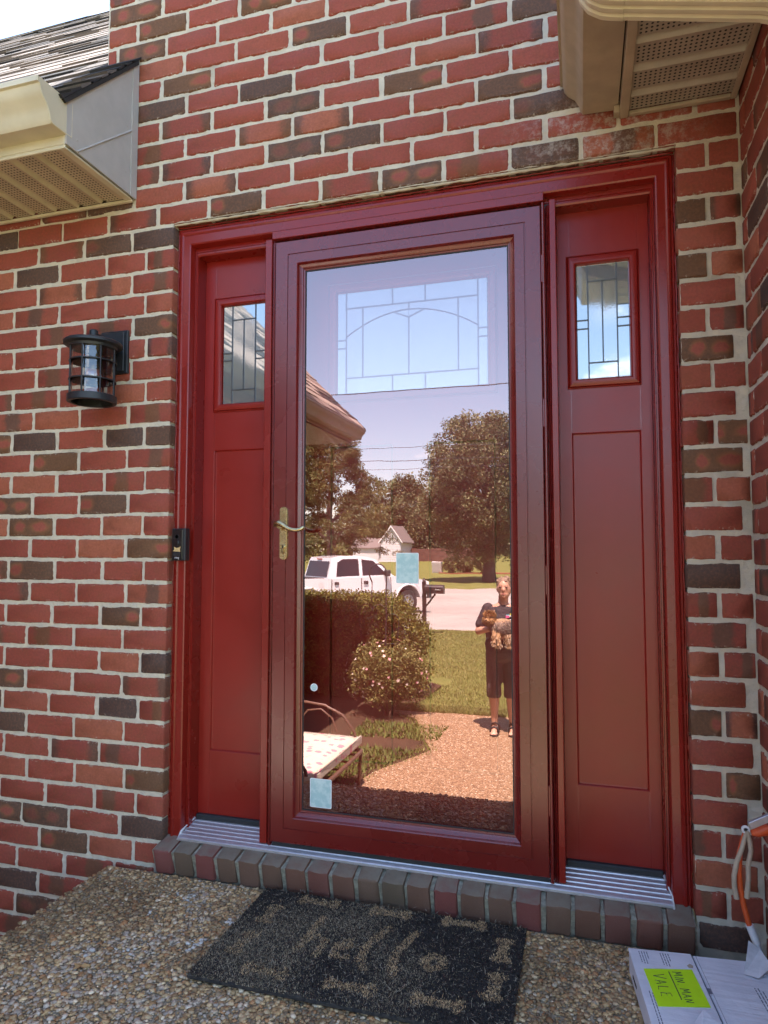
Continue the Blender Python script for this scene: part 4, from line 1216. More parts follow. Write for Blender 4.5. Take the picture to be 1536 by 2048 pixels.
# ------------------------------------------------------------------ doorbell
DB = thing('doorbell', (0.042, 0.02, 0.95), 'black video doorbell on the frame beside the brick', 'doorbell')
m = MB(); m.box(0.0165, 0.0700, -0.0035, 0.0265, 0.950, 1.061, 0.003); build('body', m, M['black'], DB, 0.5)
m = MB(); m.box(0.0205, 0.0600, -0.0055, -0.0030, 0.954, 1.057, 0.0012); fp_ = build('face_plate', m, M['plastic'], DB, 0.5)
m = MB(); m.lathe([(0.0, -.0), (0.0105, 0.0), (0.0105, -.0018), (0.0085, -.0024), (0.0, -.0030)], (0.0395, -0.0055, 1.010), 28, axis='y'); build('lens', m, M['plastic'], fp_, 0.5)
m = MB(); m.lathe([(0.0075, 0.0), (0.0075, -.0008), (0.0062, -.0008), (0.0062, 0.0)], (0.0385, -0.0055, 1.032), 24, axis='y'); build('sensor_ring', m, M['black'], fp_, 0.5)
m = MB(); m.extrude([(0.0245, 0.9825), (0.0535, 0.9805), (0.0520, 0.990), (0.0545, 0.9985), (0.0455, 0.9945), (0.0375, 0.9935), (0.0290, 0.9975), (0.0300, 0.988)], 'y', -0.0062, -0.0056); build('film_remnant', m, M['gold'], fp_)
m = MB(); m.box(0.0270, 0.0530, -0.0066, -0.0050, 0.9665, 0.9785, 0.0006); build('button', m, M['black'], fp_, 0.5)
V_, F_ = text_geo('ring', 0.0115)
m = MB(); m.add([(0.0405 + p[0], -0.0060, 0.9605 + p[1]) for p in V_], F_); build('lettering', m, M['white'], fp_)

# ------------------------------------------------------------------ doormat of coir
BONES = [((0.554, -0.089), (0.656, -0.089)), ((0.776, -0.09), (0.871, -0.088)), ((0.99, -0.084), (1.086, -0.08)), ((1.158, -0.138), (1.156, -0.222)), ((1.156, -0.29), (1.15, -0.375)), ((0.984, -0.428), (1.083, -0.428)), ((0.766, -0.432), (0.871, -0.432)), ((0.548, -0.436), (0.645, -0.431)), ((0.495, -0.150), (0.490, -0.225)), ((0.488, -0.30), (0.478, -0.378))]
HELLO = [[(0.648, -0.165), (0.636, -0.330)], [(0.640, -0.285), (0.668, -0.255), (0.696, -0.270), (0.692, -0.335)], [(0.733, -0.295), (0.765, -0.272), (0.752, -0.250), (0.733, -0.275), (0.738, -0.325), (0.772, -0.322)], [(0.842, -0.163), (0.809, -0.257), (0.809, -0.319), (0.828, -0.355)], [(0.921, -0.169), (0.892, -0.264), (0.894, -0.324), (0.909, -0.360)], [(1.014, -0.262), (0.984, -0.253), (0.969, -0.287), (0.990, -0.312), (1.018, -0.292), (1.014, -0.262)]]
def segd(px_, py_, a, b):
    ax, ay = a; bx, by = b; dx, dy = bx - ax, by - ay
    t = np.clip(((px_ - ax) * dx + (py_ - ay) * dy) / (dx * dx + dy * dy), 0, 1)
    return np.hypot(px_ - ax - t * dx, py_ - ay - t * dy), t
def mat_pattern(px_, py_):
    on = np.zeros(len(px_), bool)
    for a, b in BONES:
        d, t = segd(px_, py_, a, b)
        dx, dy = b[0] - a[0], b[1] - a[1]; L = math.hypot(dx, dy); nx_, ny_ = -dy / L, dx / L
        on |= d < 0.0150
        for e in (a, b):
            for s_ in (1, -1):
                on |= np.hypot(px_ - e[0] - nx_ * 0.015 * s_, py_ - e[1] - ny_ * 0.015 * s_) < 0.0125
    for st in HELLO:
        for a, b in zip(st, st[1:]):
            d, t = segd(px_, py_, a, b); on |= d < 0.0115
    return on
MX0, MX1, MY0, MY1 = 0.414, 1.208, -0.497, -0.055
mat_root = thing('doormat', (0.81, -0.28, PZ), 'worn black coir doormat with tan bones and hello lettering', 'doormat')
k = NT('mat_backing'); k.bsdf(Base_Color=k.mix(k.ramp(k.noise(k.pos(), 90.0, 4.0), .35, .7), (0.02, 0.018, 0.018), (0.055, 0.046, 0.038)), Roughness=.95); M['matback'] = k.m
m = MB(); m.box(MX0, MX1, MY0, MY1, PZ + 0.004, PZ + 0.016, 0.003); build('backing', m, M['matback'], mat_root, 0.5)
N_ = 90000
fx = MX0 + (MX1 - MX0) * RNG.random(N_); fy = MY0 + (MY1 - MY0) * RNG.random(N_)
on = mat_pattern(fx + RNG.normal(0, 0.0022, N_), fy + RNG.normal(0, 0.0022, N_))
ln = 0.003 + 0.0048 * RNG.random(N_); lean = 0.25 + 0.7 * RNG.random(N_); an = RNG.random(N_) * 6.283
stray = RNG.random(N_) < 0.018
lean[stray] = 1.35; ln[stray] *= 2.2
dx_ = np.sin(lean) * np.cos(an) * ln; dy_ = np.sin(lean) * np.sin(an) * ln; dz_ = np.cos(lean) * ln
zb = np.full(N_, PZ + 0.014) + np.where(stray, 0.009 + 0.004 * RNG.random(N_), 0)
wd = (0.0007 + 0.0006 * RNG.random(N_)) * np.where(stray, 0.55, 1.0); wx, wy = -np.sin(an) * wd, np.cos(an) * wd
bx_, by_ = fx, fy
Vm = np.zeros((N_, 5, 3), np.float32)
Vm[:, 0] = np.stack([bx_ - wx, by_ - wy, zb], 1); Vm[:, 1] = np.stack([bx_ + wx, by_ + wy, zb], 1)
mxx, myy, mzz = bx_ + dx_ * .5, by_ + dy_ * .5, zb + dz_ * .65
Vm[:, 2] = np.stack([mxx + wx, myy + wy, mzz], 1); Vm[:, 3] = np.stack([mxx - wx, myy - wy, mzz], 1)
Vm[:, 4] = np.stack([bx_ + dx_, by_ + dy_, zb + dz_ * .9], 1)
ix = (np.arange(N_) * 5)[:, None]
Fm = np.concatenate([ix + np.array([[0, 1, 2]]), ix + np.array([[0, 2, 3]]), ix + np.array([[3, 2, 4]])])
tan = np.array((0.46, 0.31, 0.16)); blk = np.array((0.044, 0.036, 0.030))
on_all = on.copy(); on &= RNG.random(N_) < 0.97 - np.clip((1.05 - fx) * 0.6, 0, .35)
cm = np.where(on[:, None], tan, blk) * (0.6 + 0.8 * RNG.random((N_, 1)))
worn = np.array([mnoise.noise(Vector((x_ * 4.2, y_ * 5.0, 1.7))) for x_, y_ in zip(fx, fy)]) + (0.81 - fx) * 0.45
fade = (RNG.random(N_) < np.clip(0.36 + worn * 1.1, 0.08, 0.9)) & ~on
cm[fade] = np.array((0.25, 0.195, 0.125)) * (0.5 + 0.9 * RNG.random((fade.sum(), 1)))
wt_ = stray & (RNG.random(N_) < 0.6); cm[wt_] = np.array((0.30, 0.26, 0.19)) * (0.6 + 0.6 * RNG.random((wt_.sum(), 1)))
np_build('coir_pile', Vm.reshape(-1, 3), Fm, M['coir'], mat_root, np.concatenate([cm, cm, cm]), False, kind='stuff')

# ------------------------------------------------------------------ carton, note and cord
def carton_material():
    k = NT('white_printed_card'); p = k.obj()
    nz = k.noise(p, 7.0, 5.0, .6); f = k.noise(p, 160.0, 4.0, .6)
    c = k.mix(k.ramp(nz, .35, .7), (0.78, 0.79, 0.82), (0.68, 0.69, 0.73))
    c = k.mix(k.ramp(f, .6, .8, 0, .25), c, (0.40, 0.40, 0.43))
    k.bsdf(Base_Color=c, Roughness=0.62, Normal=k.bump(k.math('ADD', k.noise(p, 14.0, 4.0), k.math('MULTIPLY', k.noise(k.n('Mapping', Vector=p, Scale=(3.0, 60.0, 1.0)).outputs[0], 1.0, 3.0), .5)), .5, .010))
    return k.m
M['card'] = carton_material()
M['ink'] = plain('grey_print', (0.16, 0.17, 0.21), 0.7)
M['pen'] = plain('pen_line', (0.02, 0.025, 0.05), 0.5)
M['neon'] = plain('neon_yellow_paper', (0.58, 0.92, 0.015), 0.55, var=0.03)
M['orange'] = plain('orange_cord_sheath', (0.72, 0.11, 0.025), 0.35)
M['cloth'] = plain('tan_cloth_tape', (0.50, 0.42, 0.31), 0.9, bump=.6, bscale=500)
M['paperwhite'] = plain('white_label_paper', (0.72, 0.73, 0.74), 0.5)
CT = thing('carton', (1.635, -0.40, PZ), 'flat white printed cardboard carton with neon note on the porch', 'box')
TOP = -0.0135
rb = Matrix.Translation((1.469, -0.166, 0)) @ Matrix.Rotation(R(6.0), 4, 'Z')
m = MB(); m.box(0.0, 0.333, -0.545, 0.0, PZ + 0.008, TOP - 0.004, 0.002, M=rb); build('body', m, M['card'], CT, 0.5)
m = MB(); m.box(-0.0015, 0.146, -0.546, 0.001, TOP - 0.0038, TOP, 0.0012, M=rb); build('flap', m, M['card'], CT, 0.5)
m = MB(); m.box(0.150, 0.3335, -0.546, -0.004, TOP - 0.0038, TOP - 0.0012, 0.0010, M=rb); build('flap', m, M['card'], CT, 0.5)
pr_ = random.Random(4)
m = MB()
def dashes(u, v0, v1, z, w=0.0022):
    v = v0
    while v > v1:
        l = pr_.uniform(0.004, 0.014); m.box(u - w / 2, u + w / 2, max(v - l, v1), v, z, z + 0.0003, M=rb); v -= l + 0.0022
for u, v0, v1 in ((0.022, -0.010, -0.055), (0.028, -0.010, -0.060), (0.034, -0.010, -0.060), (0.040, -0.010, -0.040), (0.072, -0.010, -0.058), (0.078, -0.010, -0.060), (0.084, -0.010, -0.062), (0.090, -0.010, -0.040), (0.016, -0.165, -0.30), (0.022, -0.170, -0.33), (0.045, -0.27, -0.36), (0.051, -0.27, -0.37), (0.057, -0.27, -0.37), (0.063, -0.275, -0.33), (0.095, -0.28, -0.36), (0.101, -0.28, -0.37), (0.107, -0.28, -0.35)):
    dashes(u, v0, v1, TOP)
for u, v0, v1 in ((0.255, -0.11, -0.30), (0.262, -0.11, -0.31), (0.269, -0.12, -0.28), (0.300, -0.20, -0.30)):
    dashes(u, v0, v1, TOP - 0.0012, 0.0026)
build('small_print', m, M['ink'], CT, kind='stuff')
m = MB(); m.box(0.1465, 0.1475, -0.54, -0.006, TOP - 0.003, TOP + 0.0002, M=rb); m.box(0.1555, 0.1563, -0.54, -0.006, TOP - 0.0012, TOP - 0.0009, M=rb); m.box(0.148, 0.1550, -0.150, -0.130, TOP - 0.0012, TOP - 0.0008, M=rb)
build('printed_border', m, M['ink'], CT)
m = MB(); m.add([tuple(rb @ Vector(p)) for p in ((0.09, -0.255, TOP + .001), (0.115, -0.225, TOP + .010), (0.138, -0.250, TOP + .005), (0.150, -0.285, TOP + .0015), (0.13, -0.33, TOP + .0008), (0.088, -0.32, TOP + .0008))], [(0, 1, 2, 3, 4, 5)])
build('torn_paper', m, M['card'], CT)
for v0 in (-0.055, -0.235):
    m = MB(); m.box(-0.0012, 0.0002, v0 - 0.045, v0, -0.052, -0.046, M=rb); build('hand_slot', m, M['dark'], CT)
m = MB(); m.add([tuple(rb @ Vector(q_)) for q_ in ((0.124, -0.052, TOP + .0006), (0.132, -0.046, TOP + .0022), (0.139, -0.050, TOP + .0008), (0.136, -0.060, TOP + .0006), (0.127, -0.061, TOP + .0006))], [(0, 1, 2, 3, 4)]); build('torn_spot', m, M['cloth'], CT)
# neon note
NTE = thing('paper_note', (1.56, -0.30, TOP), 'neon yellow handwritten note stuck on the white carton', 'note')
c4 = [Vector((1.497, -0.247, TOP + .0012)), Vector((1.607, -0.219, TOP + .0012)), Vector((1.626, -0.352, TOP + .0012)), Vector((1.516, -0.380, TOP + .0012))]
m = MB(); m.add([tuple(p) for p in c4] + [tuple(p - Vector((0, 0, .0006))) for p in c4], [(3, 2, 1, 0), (4, 5, 6, 7), (0, 1, 5, 4), (1, 2, 6, 5), (2, 3, 7, 6), (3, 0, 4, 7)]); build('sheet', m, M['neon'], NTE)
ex = (c4[3] - c4[0]).normalized(); ey = (c4[1] - c4[0]).normalized(); ctr = sum(c4, Vector()) / 4
def hand(strokes, o, sc):
    mm = MB()
    for st in strokes:
        mm.tube([tuple(o + ex * (p[0] * sc) + ey * (p[1] * sc) + Vector((0, 0, .0006))) for p in st], 0.00065, 5)
    return mm
def letters(word, o, sc):
    G = {'M': [[(0, 0), (.12, 1), (.35, .3), (.6, 1), (.72, 0)]], 'I': [[(.1, 0), (.22, .95)]], 'N': [[(0, 0), (.1, .8), (.42, .05), (.55, .85)]], '.': [[(.05, 0), (.10, .04)]], 'A': [[(0, 0), (.28, .9), (.5, 0)], [(.08, .32), (.46, .36)]], 'V': [[(0, 1), (.22, 0), (.62, 1.05)]], 'L': [[(.1, .9), (.02, .05), (.45, .0)]], 'E': [[(.5, .9), (.1, .85), (.12, .5), (.42, .52), (.12, .48), (.05, .05), (.5, .02)]]}
    xo = 0.0; out = []
    for ch in word:
        if ch == ' ': xo += .45; continue
        out += [[(p[0] + xo, p[1]) for p in st] for st in G[ch]]; xo += {'M': .95, 'I': .42, '.': .38}.get(ch, .82)
    return hand([[(p[0], p[1]) for p in st] for st in out], o, sc)
build('handwriting', letters('MIN. MAN', c4[0] + ex * 0.012 + ey * 0.064, 0.0205), M['pen'], NTE)
build('handwriting', letters('VALE', c4[0] + ex * 0.022 + ey * 0.016, 0.0265), M['pen'], NTE)
m = MB(); m.tube([tuple(c4[0] + ex * 0.012 + ey * 0.056 + Vector((0, 0, .0008))), tuple(c4[0] + ex * 0.112 + ey * 0.057 + Vector((0, 0, .0008)))], 0.0011, 5); build('underline', m, M['pen'], NTE)

# orange extension cord hanging in the corner
EC = thing('extension_cord', (1.77, -0.11, TOP), 'orange extension cord with cloth tie standing in the corner on the carton', 'cord')
m = MB(); m.tube([(1.758, -0.10, 0.281), (1.750, -0.10, 0.258), (1.7405, -0.10, 0.222), (1.7375, -0.10, 0.180), (1.7395, -0.10, 0.140), (1.746, -0.10, 0.098), (1.756, -0.10, 0.056), (1.764, -0.10, 0.030)], 0.0068, 12); build('cord', m, M['orange'], EC, 1.2)
m = MB(); m.tube([(1.7575, -0.10, 0.052), (1.773, -0.10, 0.010)], 0.0098, 12); build('sleeve', m, M['paperwhite'], EC, 0.6)
m = MB(); m.tube([(1.772, -0.101, 0.012), (1.786, -0.112, -0.030), (1.800, -0.14, -0.004), (1.806, -0.20, -0.004), (1.800, -0.32, -0.004), (1.785, -0.45, -0.004)], 0.0068, 10); build('cord', m, M['paperwhite'], EC, 1.2)
m = MB(); m.tube([(1.757, -0.107, 0.283), (1.744, -0.111, 0.240), (1.731, -0.111, 0.205), (1.7245, -0.111, 0.172), (1.724, -0.110, 0.146), (1.729, -0.110, 0.116)], [.0052, .0058, .0062, .0064, .006, .0066], 8); m.tube([(1.757, -0.107, 0.283), (1.763, -0.108, 0.258), (1.7645, -0.108, 0.235), (1.7575, -0.108, 0.200), (1.7570, -0.108, 0.165), (1.752, -0.108, 0.120)], [.005, .006, .0056, .0062, .006, .0066], 8)
build('cloth_tie', m, M['cloth'], EC, 1.2)
m = MB(); m.lathe([(0.010, 0.0), (0.010, -.004), (0.005, -.005), (0.005, 0.0)], (1.754, -0.106, 0.286), 14, axis='y'); build('ring', m, M['paperwhite'], EC, 0.6)
m = MB(); m.tube([(1.768, -0.10, 0.276), (1.780, -0.10, 0.279), (1.800, -0.098, 0.288), (1.808, -0.098, 0.292)], [.006, .012, .015, .015], 12); build('plug', m, M['orange'], EC, 0.7)
m = MB(); m.box(-0.028, 0.028, -0.006, 0.006, -0.0085, 0.0085, 0.0012, M=Matrix.Translation((1.786, -0.118, 0.314)) @ Matrix.Rotation(R(-29), 4, 'Y')); build('metal_clip', m, M['alu'], EC, 0.5)
m = MB()
tg = [(1.747, -0.150, 0.016), (1.768, -0.130, -0.004), (1.778, -0.150, -0.004), (1.752, -0.185, -0.004), (1.728, -0.200, -0.004)]
m.add([(1.752, -0.112, 0.020), (1.776, -0.118, 0.006), (1.788, -0.180, 0.002), (1.750, -0.215, -0.0105), (1.722, -0.205, -0.0110)], [(0, 1, 2, 3, 4)])
build('paper_tag', m, M['paperwhite'], EC)
# dry leaf on the porch
m = MB()
lf = []
for i in range(14):
    a_ = 2 * math.pi * i / 14; r_ = 0.017 * (1.0 if i % 2 == 0 else 0.52) * (1.25 if i in (0, 7) else 1)
    lf.append((0.128 + r_ * 1.2 * math.cos(a_ + .5), -0.530 + r_ * math.sin(a_ + .5), PZ + 0.006 + 0.004 * math.sin(3 * a_)))
m.add([(0.128, -0.530, PZ + 0.006)] + lf, [(0, i + 1, (i + 1) % 14 + 1) for i in range(14)])
M['dryleaf'] = plain('dry_oak_leaf', (0.42, 0.24, 0.09), 0.7)
o = build('dry_leaf', m, M['dryleaf']); tag(o, 'small dry tan oak leaf lying on the pebbled porch', 'leaf')
# ================================================================== the yard and street the glass looks back at
# ---- left wing of the house
SW = 1.0
LW = thing('house_wing', (-2.8, -2.5, -0.9), 'brick house wing with shingled roof and shade-toned gutter reaching into the yard', 'house')
rowsC = []
for k in range(-11, 29):
    ph = 0.05 if k % 2 else 0.15
    js = [ph + n * BL for n in range(26) if 0.03 < ph + n * BL < 4.07]
    e = [0.0] + js + [4.1]
    for a, b in zip(e, e[1:]): rowsC.append((a, b, k * H, (k + 1) * H))
fv = []; ff = []; fr = []; fu = []
rotC = Matrix.Rotation(R(90), 4, 'Z'); rr = random.Random(77)
for (u0, u1, v0, v1) in rowsC:
    sx = (u1 - u0 - JT) / 0.198; mt = Matrix.Translation((-1.40, -(u0 + u1) / 2, (v0 + v1) / 2)) @ rotC
    V_ = [(-.099, 0, -.0344), (.099, 0, -.0344), (.099, 0, .0344), (-.099, 0, .0344), (-.099, .02, -.0344), (.099, .02, -.0344), (.099, .02, .0344), (-.099, .02, .0344)]
    b0 = len(fv); q = rr.random()
    for p in V_: fv.append(tuple(mt @ Vector((p[0] * sx, p[1], p[2])))); fu.append((p[0] * sx, 0, p[2]))
    for f in ((0, 1, 2, 3), (0, 4, 5, 1), (1, 5, 6, 2), (2, 6, 7, 3), (3, 7, 4, 0)): ff.append(tuple(b0 + i for i in f)); fr.append(q)
me = bpy.data.meshes.new('brick_field'); me.from_pydata(fv, [], ff)
a = me.attributes.new('rnd', 'FLOAT', 'FACE'); a.data.foreach_set('value', fr)
a = me.attributes.new('uvw', 'FLOAT_VECTOR', 'POINT'); a.data.foreach_set('vector', np.array(fu, np.float32).ravel())
me.materials.append(M['brick_far']); o = link_obj('brick_field', me, LW); o['kind'] = 'stuff'
m = MB(); m.box(-7.0, -1.405, -4.1, -0.02, -0.95, 2.28); m.extrude([(-7.0, 2.28), (-1.42, 2.28), (-4.2, 4.75)], 'y', -5.0, -4.9); m.box(-2.6, -2.45, -5.05, -4.9, -0.95, 2.28); build('wall', m, M['mortar'], LW)
gp3 = [(-(p[0] - 1.335) - 1.0 + 0.0, p[1]) for p in gp2]
m = MB(); m.extrude(shell(gp3, 0.003), 'y', -5.22, -0.47); gw = build('gutter', m, M['alu_shade'], LW, 0.5)
m = MB(); m.extrude(gp3, 'y', -5.224, -5.2204); build('gutter_end_cap', m, M['alu_shade'], gw)
m = MB(); m.box(-2.6, -1.165, -5.2, -0.37, 2.25, 2.262); m.box(-1.19, -1.163, -5.2, -0.37, 2.25, 2.40)
build('soffit', m, M['alu_shade'], LW)
m = shingles(-5.24, 0.2, (-1.02, 0, 2.405), (-1, 0, SW), (SW, 0, 1), (0, 1, 0), 4.3, seed=31)
build('shingles', m, M['shingle'], LW, kind='stuff')
m = MB(); m.extrude([(-1.03, 2.398), (-4.2, 2.398 + 3.17 * SW), (-7.4, 2.398), (-7.4, 2.37), (-4.2, 2.36 + 3.17 * SW), (-1.06, 2.36)], 'y', -5.22, 0.2); build('roof_deck', m, M['dark'], LW)

# ---- foliage helpers
def leaf_quads(P, size, col, asp=0.55, droop=None):
    N = len(P); r = RNG
    size = np.broadcast_to(np.asarray(size, float), (N,))
    n = r.normal(size=(N, 3)); n[:, 2] = np.abs(n[:, 2]) * 0.9 + 0.25; n /= np.linalg.norm(n, axis=1)[:, None]
    t = r.normal(size=(N, 3))
    if droop is not None: t = t * 0.55 + droop
    t -= n * (t * n).sum(1)[:, None]; t /= np.maximum(np.linalg.norm(t, axis=1), 1e-6)[:, None]
    b = np.cross(n, t)
    L = (size * (0.7 + 0.6 * r.random(N)))[:, None]; W = L * asp
    fold = n * L * 0.12
    V = np.stack([P - t * L * .5, P + b * W * .5 + fold, P + t * L * .5, P - b * W * .5 + fold], 1)
    F = np.arange(N * 4).reshape(N, 4)
    return V.reshape(-1, 3), F, np.asarray(col)

def crown(clumps, rad, per, size, palette, asp=0.55, flat=0.8, droop=None):
    """leaves spread through clumps; clumps = (n,3), rad scalar or (n,)"""
    n = len(clumps); r = RNG
    rad = np.broadcast_to(np.asarray(rad, float), (n,))
    d = r.normal(size=(n, per, 3)); d /= np.linalg.norm(d, axis=2)[..., None]
    d *= (r.random((n, per, 1)) ** 0.45) * rad[:, None, None]; d[..., 2] *= flat
    P = (clumps[:, None] + d).reshape(-1, 3)
    pal = np.array(palette); ci = r.integers(0, len(pal), n)
    base = pal[ci] * (0.8 + 0.4 * r.random((n, 1)))
    col = np.repeat(base, per, 0) * (0.75 + 0.5 * r.random((n * per, 1)))
    return leaf_quads(P, size, col, asp, droop)

def ell_clumps(c, rx, ry, rz, n, seed, lump=0.16, shell_=0.45):
    rr_ = np.random.default_rng(seed); out = []
    while len(out) < n:
        v = rr_.normal(size=3); v /= np.linalg.norm(v)
        k_ = 1 + lump * mnoise.noise(Vector((v[0] * 1.9 + seed, v[1] * 1.9, v[2] * 1.9)))
        q = (shell_ + (1 - shell_) * rr_.random() ** 0.6) * k_
        out.append((c[0] + v[0] * rx * q, c[1] + v[1] * ry * q, c[2] + v[2] * rz * q))
    return np.array(out)

def trunk(base, top, r0, r1, limbs, seed):
    rr_ = random.Random(seed); m = MB(); b = Vector(base); t = Vector(top)
    pts = []; rs = []
    for i in range(8):
        f = i / 7; pts.append(b.lerp(t, f) + Vector((rr_.uniform(-1, 1), rr_.uniform(-1, 1), 0)) * r0 * 0.25 * (1 if 0 < i < 7 else 0)); rs.append((r0 + (r1 - r0) * f) * (1.35 if i == 0 else 1))
    m.tube(pts, rs, 10)
    for (lx_, ly_, lz_, f0) in limbs:
        s_ = b.lerp(t, f0); e_ = Vector((lx_, ly_, lz_)); mid = s_.lerp(e_, .5) + Vector((0, 0, (e_ - s_).length * .12))
        m.tube([s_, mid, e_], [r0 * .38, r0 * .24, r0 * .08], 7)
    return m
GREEN = [(0.085, 0.105, 0.035), (0.11, 0.13, 0.045), (0.065, 0.085, 0.03), (0.13, 0.15, 0.055)]
MAPLE = [(0.115, 0.125, 0.05), (0.15, 0.16, 0.07), (0.085, 0.095, 0.04), (0.19, 0.195, 0.095)]
CEDAR = [(0.085, 0.098, 0.034), (0.115, 0.12, 0.04), (0.06, 0.075, 0.03), (0.14, 0.135, 0.045)]

def round_tree(name, label, base, ctr, rx, ry, rz, ncl, per, crad, leaf, pal, seed, tr=0.3, grp=None):
    t = thing(name, base, label, 'tree', grp)
    cl = ell_clumps(ctr, rx, ry, rz, ncl, seed)
    V, F, C_ = crown(cl, crad, per, leaf, pal)
    np_build('crown', V, F, M['leaf'], t, C_, False)
    lim = [(ctr[0] + rx * .55 * math.cos(q), ctr[1] + ry * .55 * math.sin(q), ctr[2] + rz * .25 * math.sin(q * 2.3), 0.45 + 0.06 * i) for i, q in enumerate([0.3 + 1.05 * j for j in range(6)])]
    build('trunk', trunk(base, (ctr[0], ctr[1], ctr[2] + rz * .5), tr, tr * .25, lim, seed), M['bark'], t, 1.0)
    return t
round_tree('maple_tree', 'large round leafy tree shading the lawn across the street', (-4.70, -44, gz(-44) - .05), (-5.05, -44, 5.35), 4.0, 3.8, 4.95, 780, 120, 0.70, 0.18, MAPLE, 5, 0.42)
# cedar: layered drooping sprays on a tall cone
t = thing('cedar_tree', (-10.9, -30, gz(-30)), 'tall feathery cedar with layered branches behind the white truck', 'tree')
cl = []; rr = random.Random(9)
for i in range(430):
    f = rr.random() ** 0.8; z_ = 1.25 + 6.9 * f; rad_ = 2.95 * (1 - f) ** 0.75 + 0.22; an_ = rr.uniform(0, 6.283); q = rad_ * (0.45 + 0.6 * rr.random() ** 0.5) * (1 + 0.28 * math.sin(an_ * 3 + z_ * 2.1))
    cl.append((-10.9 + q * math.cos(an_), -30 + q * math.sin(an_), z_ - 0.22 * q + 0.25))
V, F, C_ = crown(np.array(cl), 0.42, 95, 0.17, CEDAR, 0.28, 0.55, np.array((0, 0, -0.35)))
np_build('crown', V, F, M['leaf'], t, C_, False); build('trunk', trunk((-10.9, -30, gz(-30) - .05), (-10.9, -30, 7.6), .26, .05, [(-9.3, -29.6, 2.4, .3), (-12.6, -30.4, 2.3, .3), (-10.6, -28.2, 2.9, .38), (-10.2, -31.6, 3.2, .42)], 3), M['bark'], t, 1.0)
round_tree('cedar_tree', 'dense evergreen standing beyond the bed of the white truck', (-15.3, -33, gz(-33)), (-15.3, -33, 4.4), 2.9, 2.7, 4.3, 230, 100, 0.6, 0.17, CEDAR, 14, 0.26)
for (nm, lb, x_, y_, zc, rx_, rz_, sd_) in (('shade_tree', 'loose leafy tree rising behind the white gabled shed', -24.4, -80, 5.2, 4.2, 5.0, 41), ('shade_tree', 'tall leafy tree above the brown fence', -20.4, -83, 6.0, 3.3, 5.4, 42), ('shade_tree', 'smaller leafy tree between the fence and the large round tree', -16.2, -79, 4.0, 3.2, 3.8, 43), ('shade_tree', 'leafy tree beyond the clipped shrubs on the far lawn', -2.0, -76, 4.4, 4.4, 4.6, 44), ('shade_tree', 'broad leafy tree at the back of the far lawn', 6.5, -84, 5.0, 5.0, 5.0, 45)):
    round_tree(nm, lb, (x_, y_, gz(y_)), (x_, y_, zc), rx_, rx_, rz_, 170, 80, 1.05, 0.34, MAPLE, sd_, 0.3, 'leafy trees on the far side of the street')
cl = []; rr = random.Random(12)
for i in range(900): cl.append((rr.uniform(-95, 70), rr.uniform(-128, -104), 0.4 + 6.0 * rr.random() * (0.75 + 0.4 * math.sin(i * .7))))
V, F, C_ = crown(np.array(cl), 2.0, 26, 1.0, GREEN)
np_build('distant_woods', V, F, M['leaf'], None, C_, False, label='far hazy belt of woods beyond the back gardens', cat='woods', kind='stuff')

# ---- shrubs across the street
for i, (x_, w_, lb) in enumerate(((-9.3, 0.85, 'round clipped shrub beside the pale utility box'), (-8.1, 0.75, 'round clipped shrub beside another, in front of red mulch'), (-6.5, 0.95, 'wide clipped shrub next to the large tree trunk'), (-3.3, 0.95, 'clipped shrub past the large tree trunk'), (-1.7, 0.9, 'rounded clipped shrub in the row across the street'))):
    t = thing('round_shrub', (x_, -55, gz(-55)), lb, 'shrub', 'clipped shrubs across the street')
    V, F, C_ = crown(ell_clumps((x_, -55, gz(-55) + .72), w_, .8, .72, 70, 50 + i, .12, .6), .24, 50, .11, [(0.095, 0.085, 0.035), (0.12, 0.105, 0.04)])
    np_build('foliage', V, F, M['leaf'], t, C_, False)
    m = MB(); m.tube([(x_, -55, gz(-55) - .02), (x_, -55, gz(-55) + .6)], [.06, .03], 7); build('stem', m, M['bark'], t, 1.0)
m = MB(); m.extrude([(-10.3, -54.0), (-0.5, -54.0), (-0.3, -56.2), (-10.5, -56.2)], 'z', gz(-55) - .35, gz(-55) + 0.03)
M['redmulch'] = ground_material('red_mulch', (0.22, 0.075, 0.045), (0.28, 0.10, 0.06), (0.12, 0.05, 0.03), 2.0, 30.0)
build('mulch_bed', m, M['redmulch'], kind='structure')
t = thing('utility_box', (-10.6, -55, gz(-55)), 'pale louvred utility box beside the clipped shrubs', 'utility box')
M['palegrey'] = plain('pale_grey_metal', (0.45, 0.44, 0.42), 0.5)
m = MB(); m.box(-11.0, -10.2, -55.4, -54.7, gz(-55) - .05, gz(-55) + .95, .02); build('cabinet', m, M['palegrey'], t, .5)
for i in range(6):
    m = MB(); m.box(-10.95, -10.25, -54.70, -54.66, gz(-55) + .12 + .13 * i, gz(-55) + .19 + .13 * i); build('louvre', m, M['palegrey'], t)

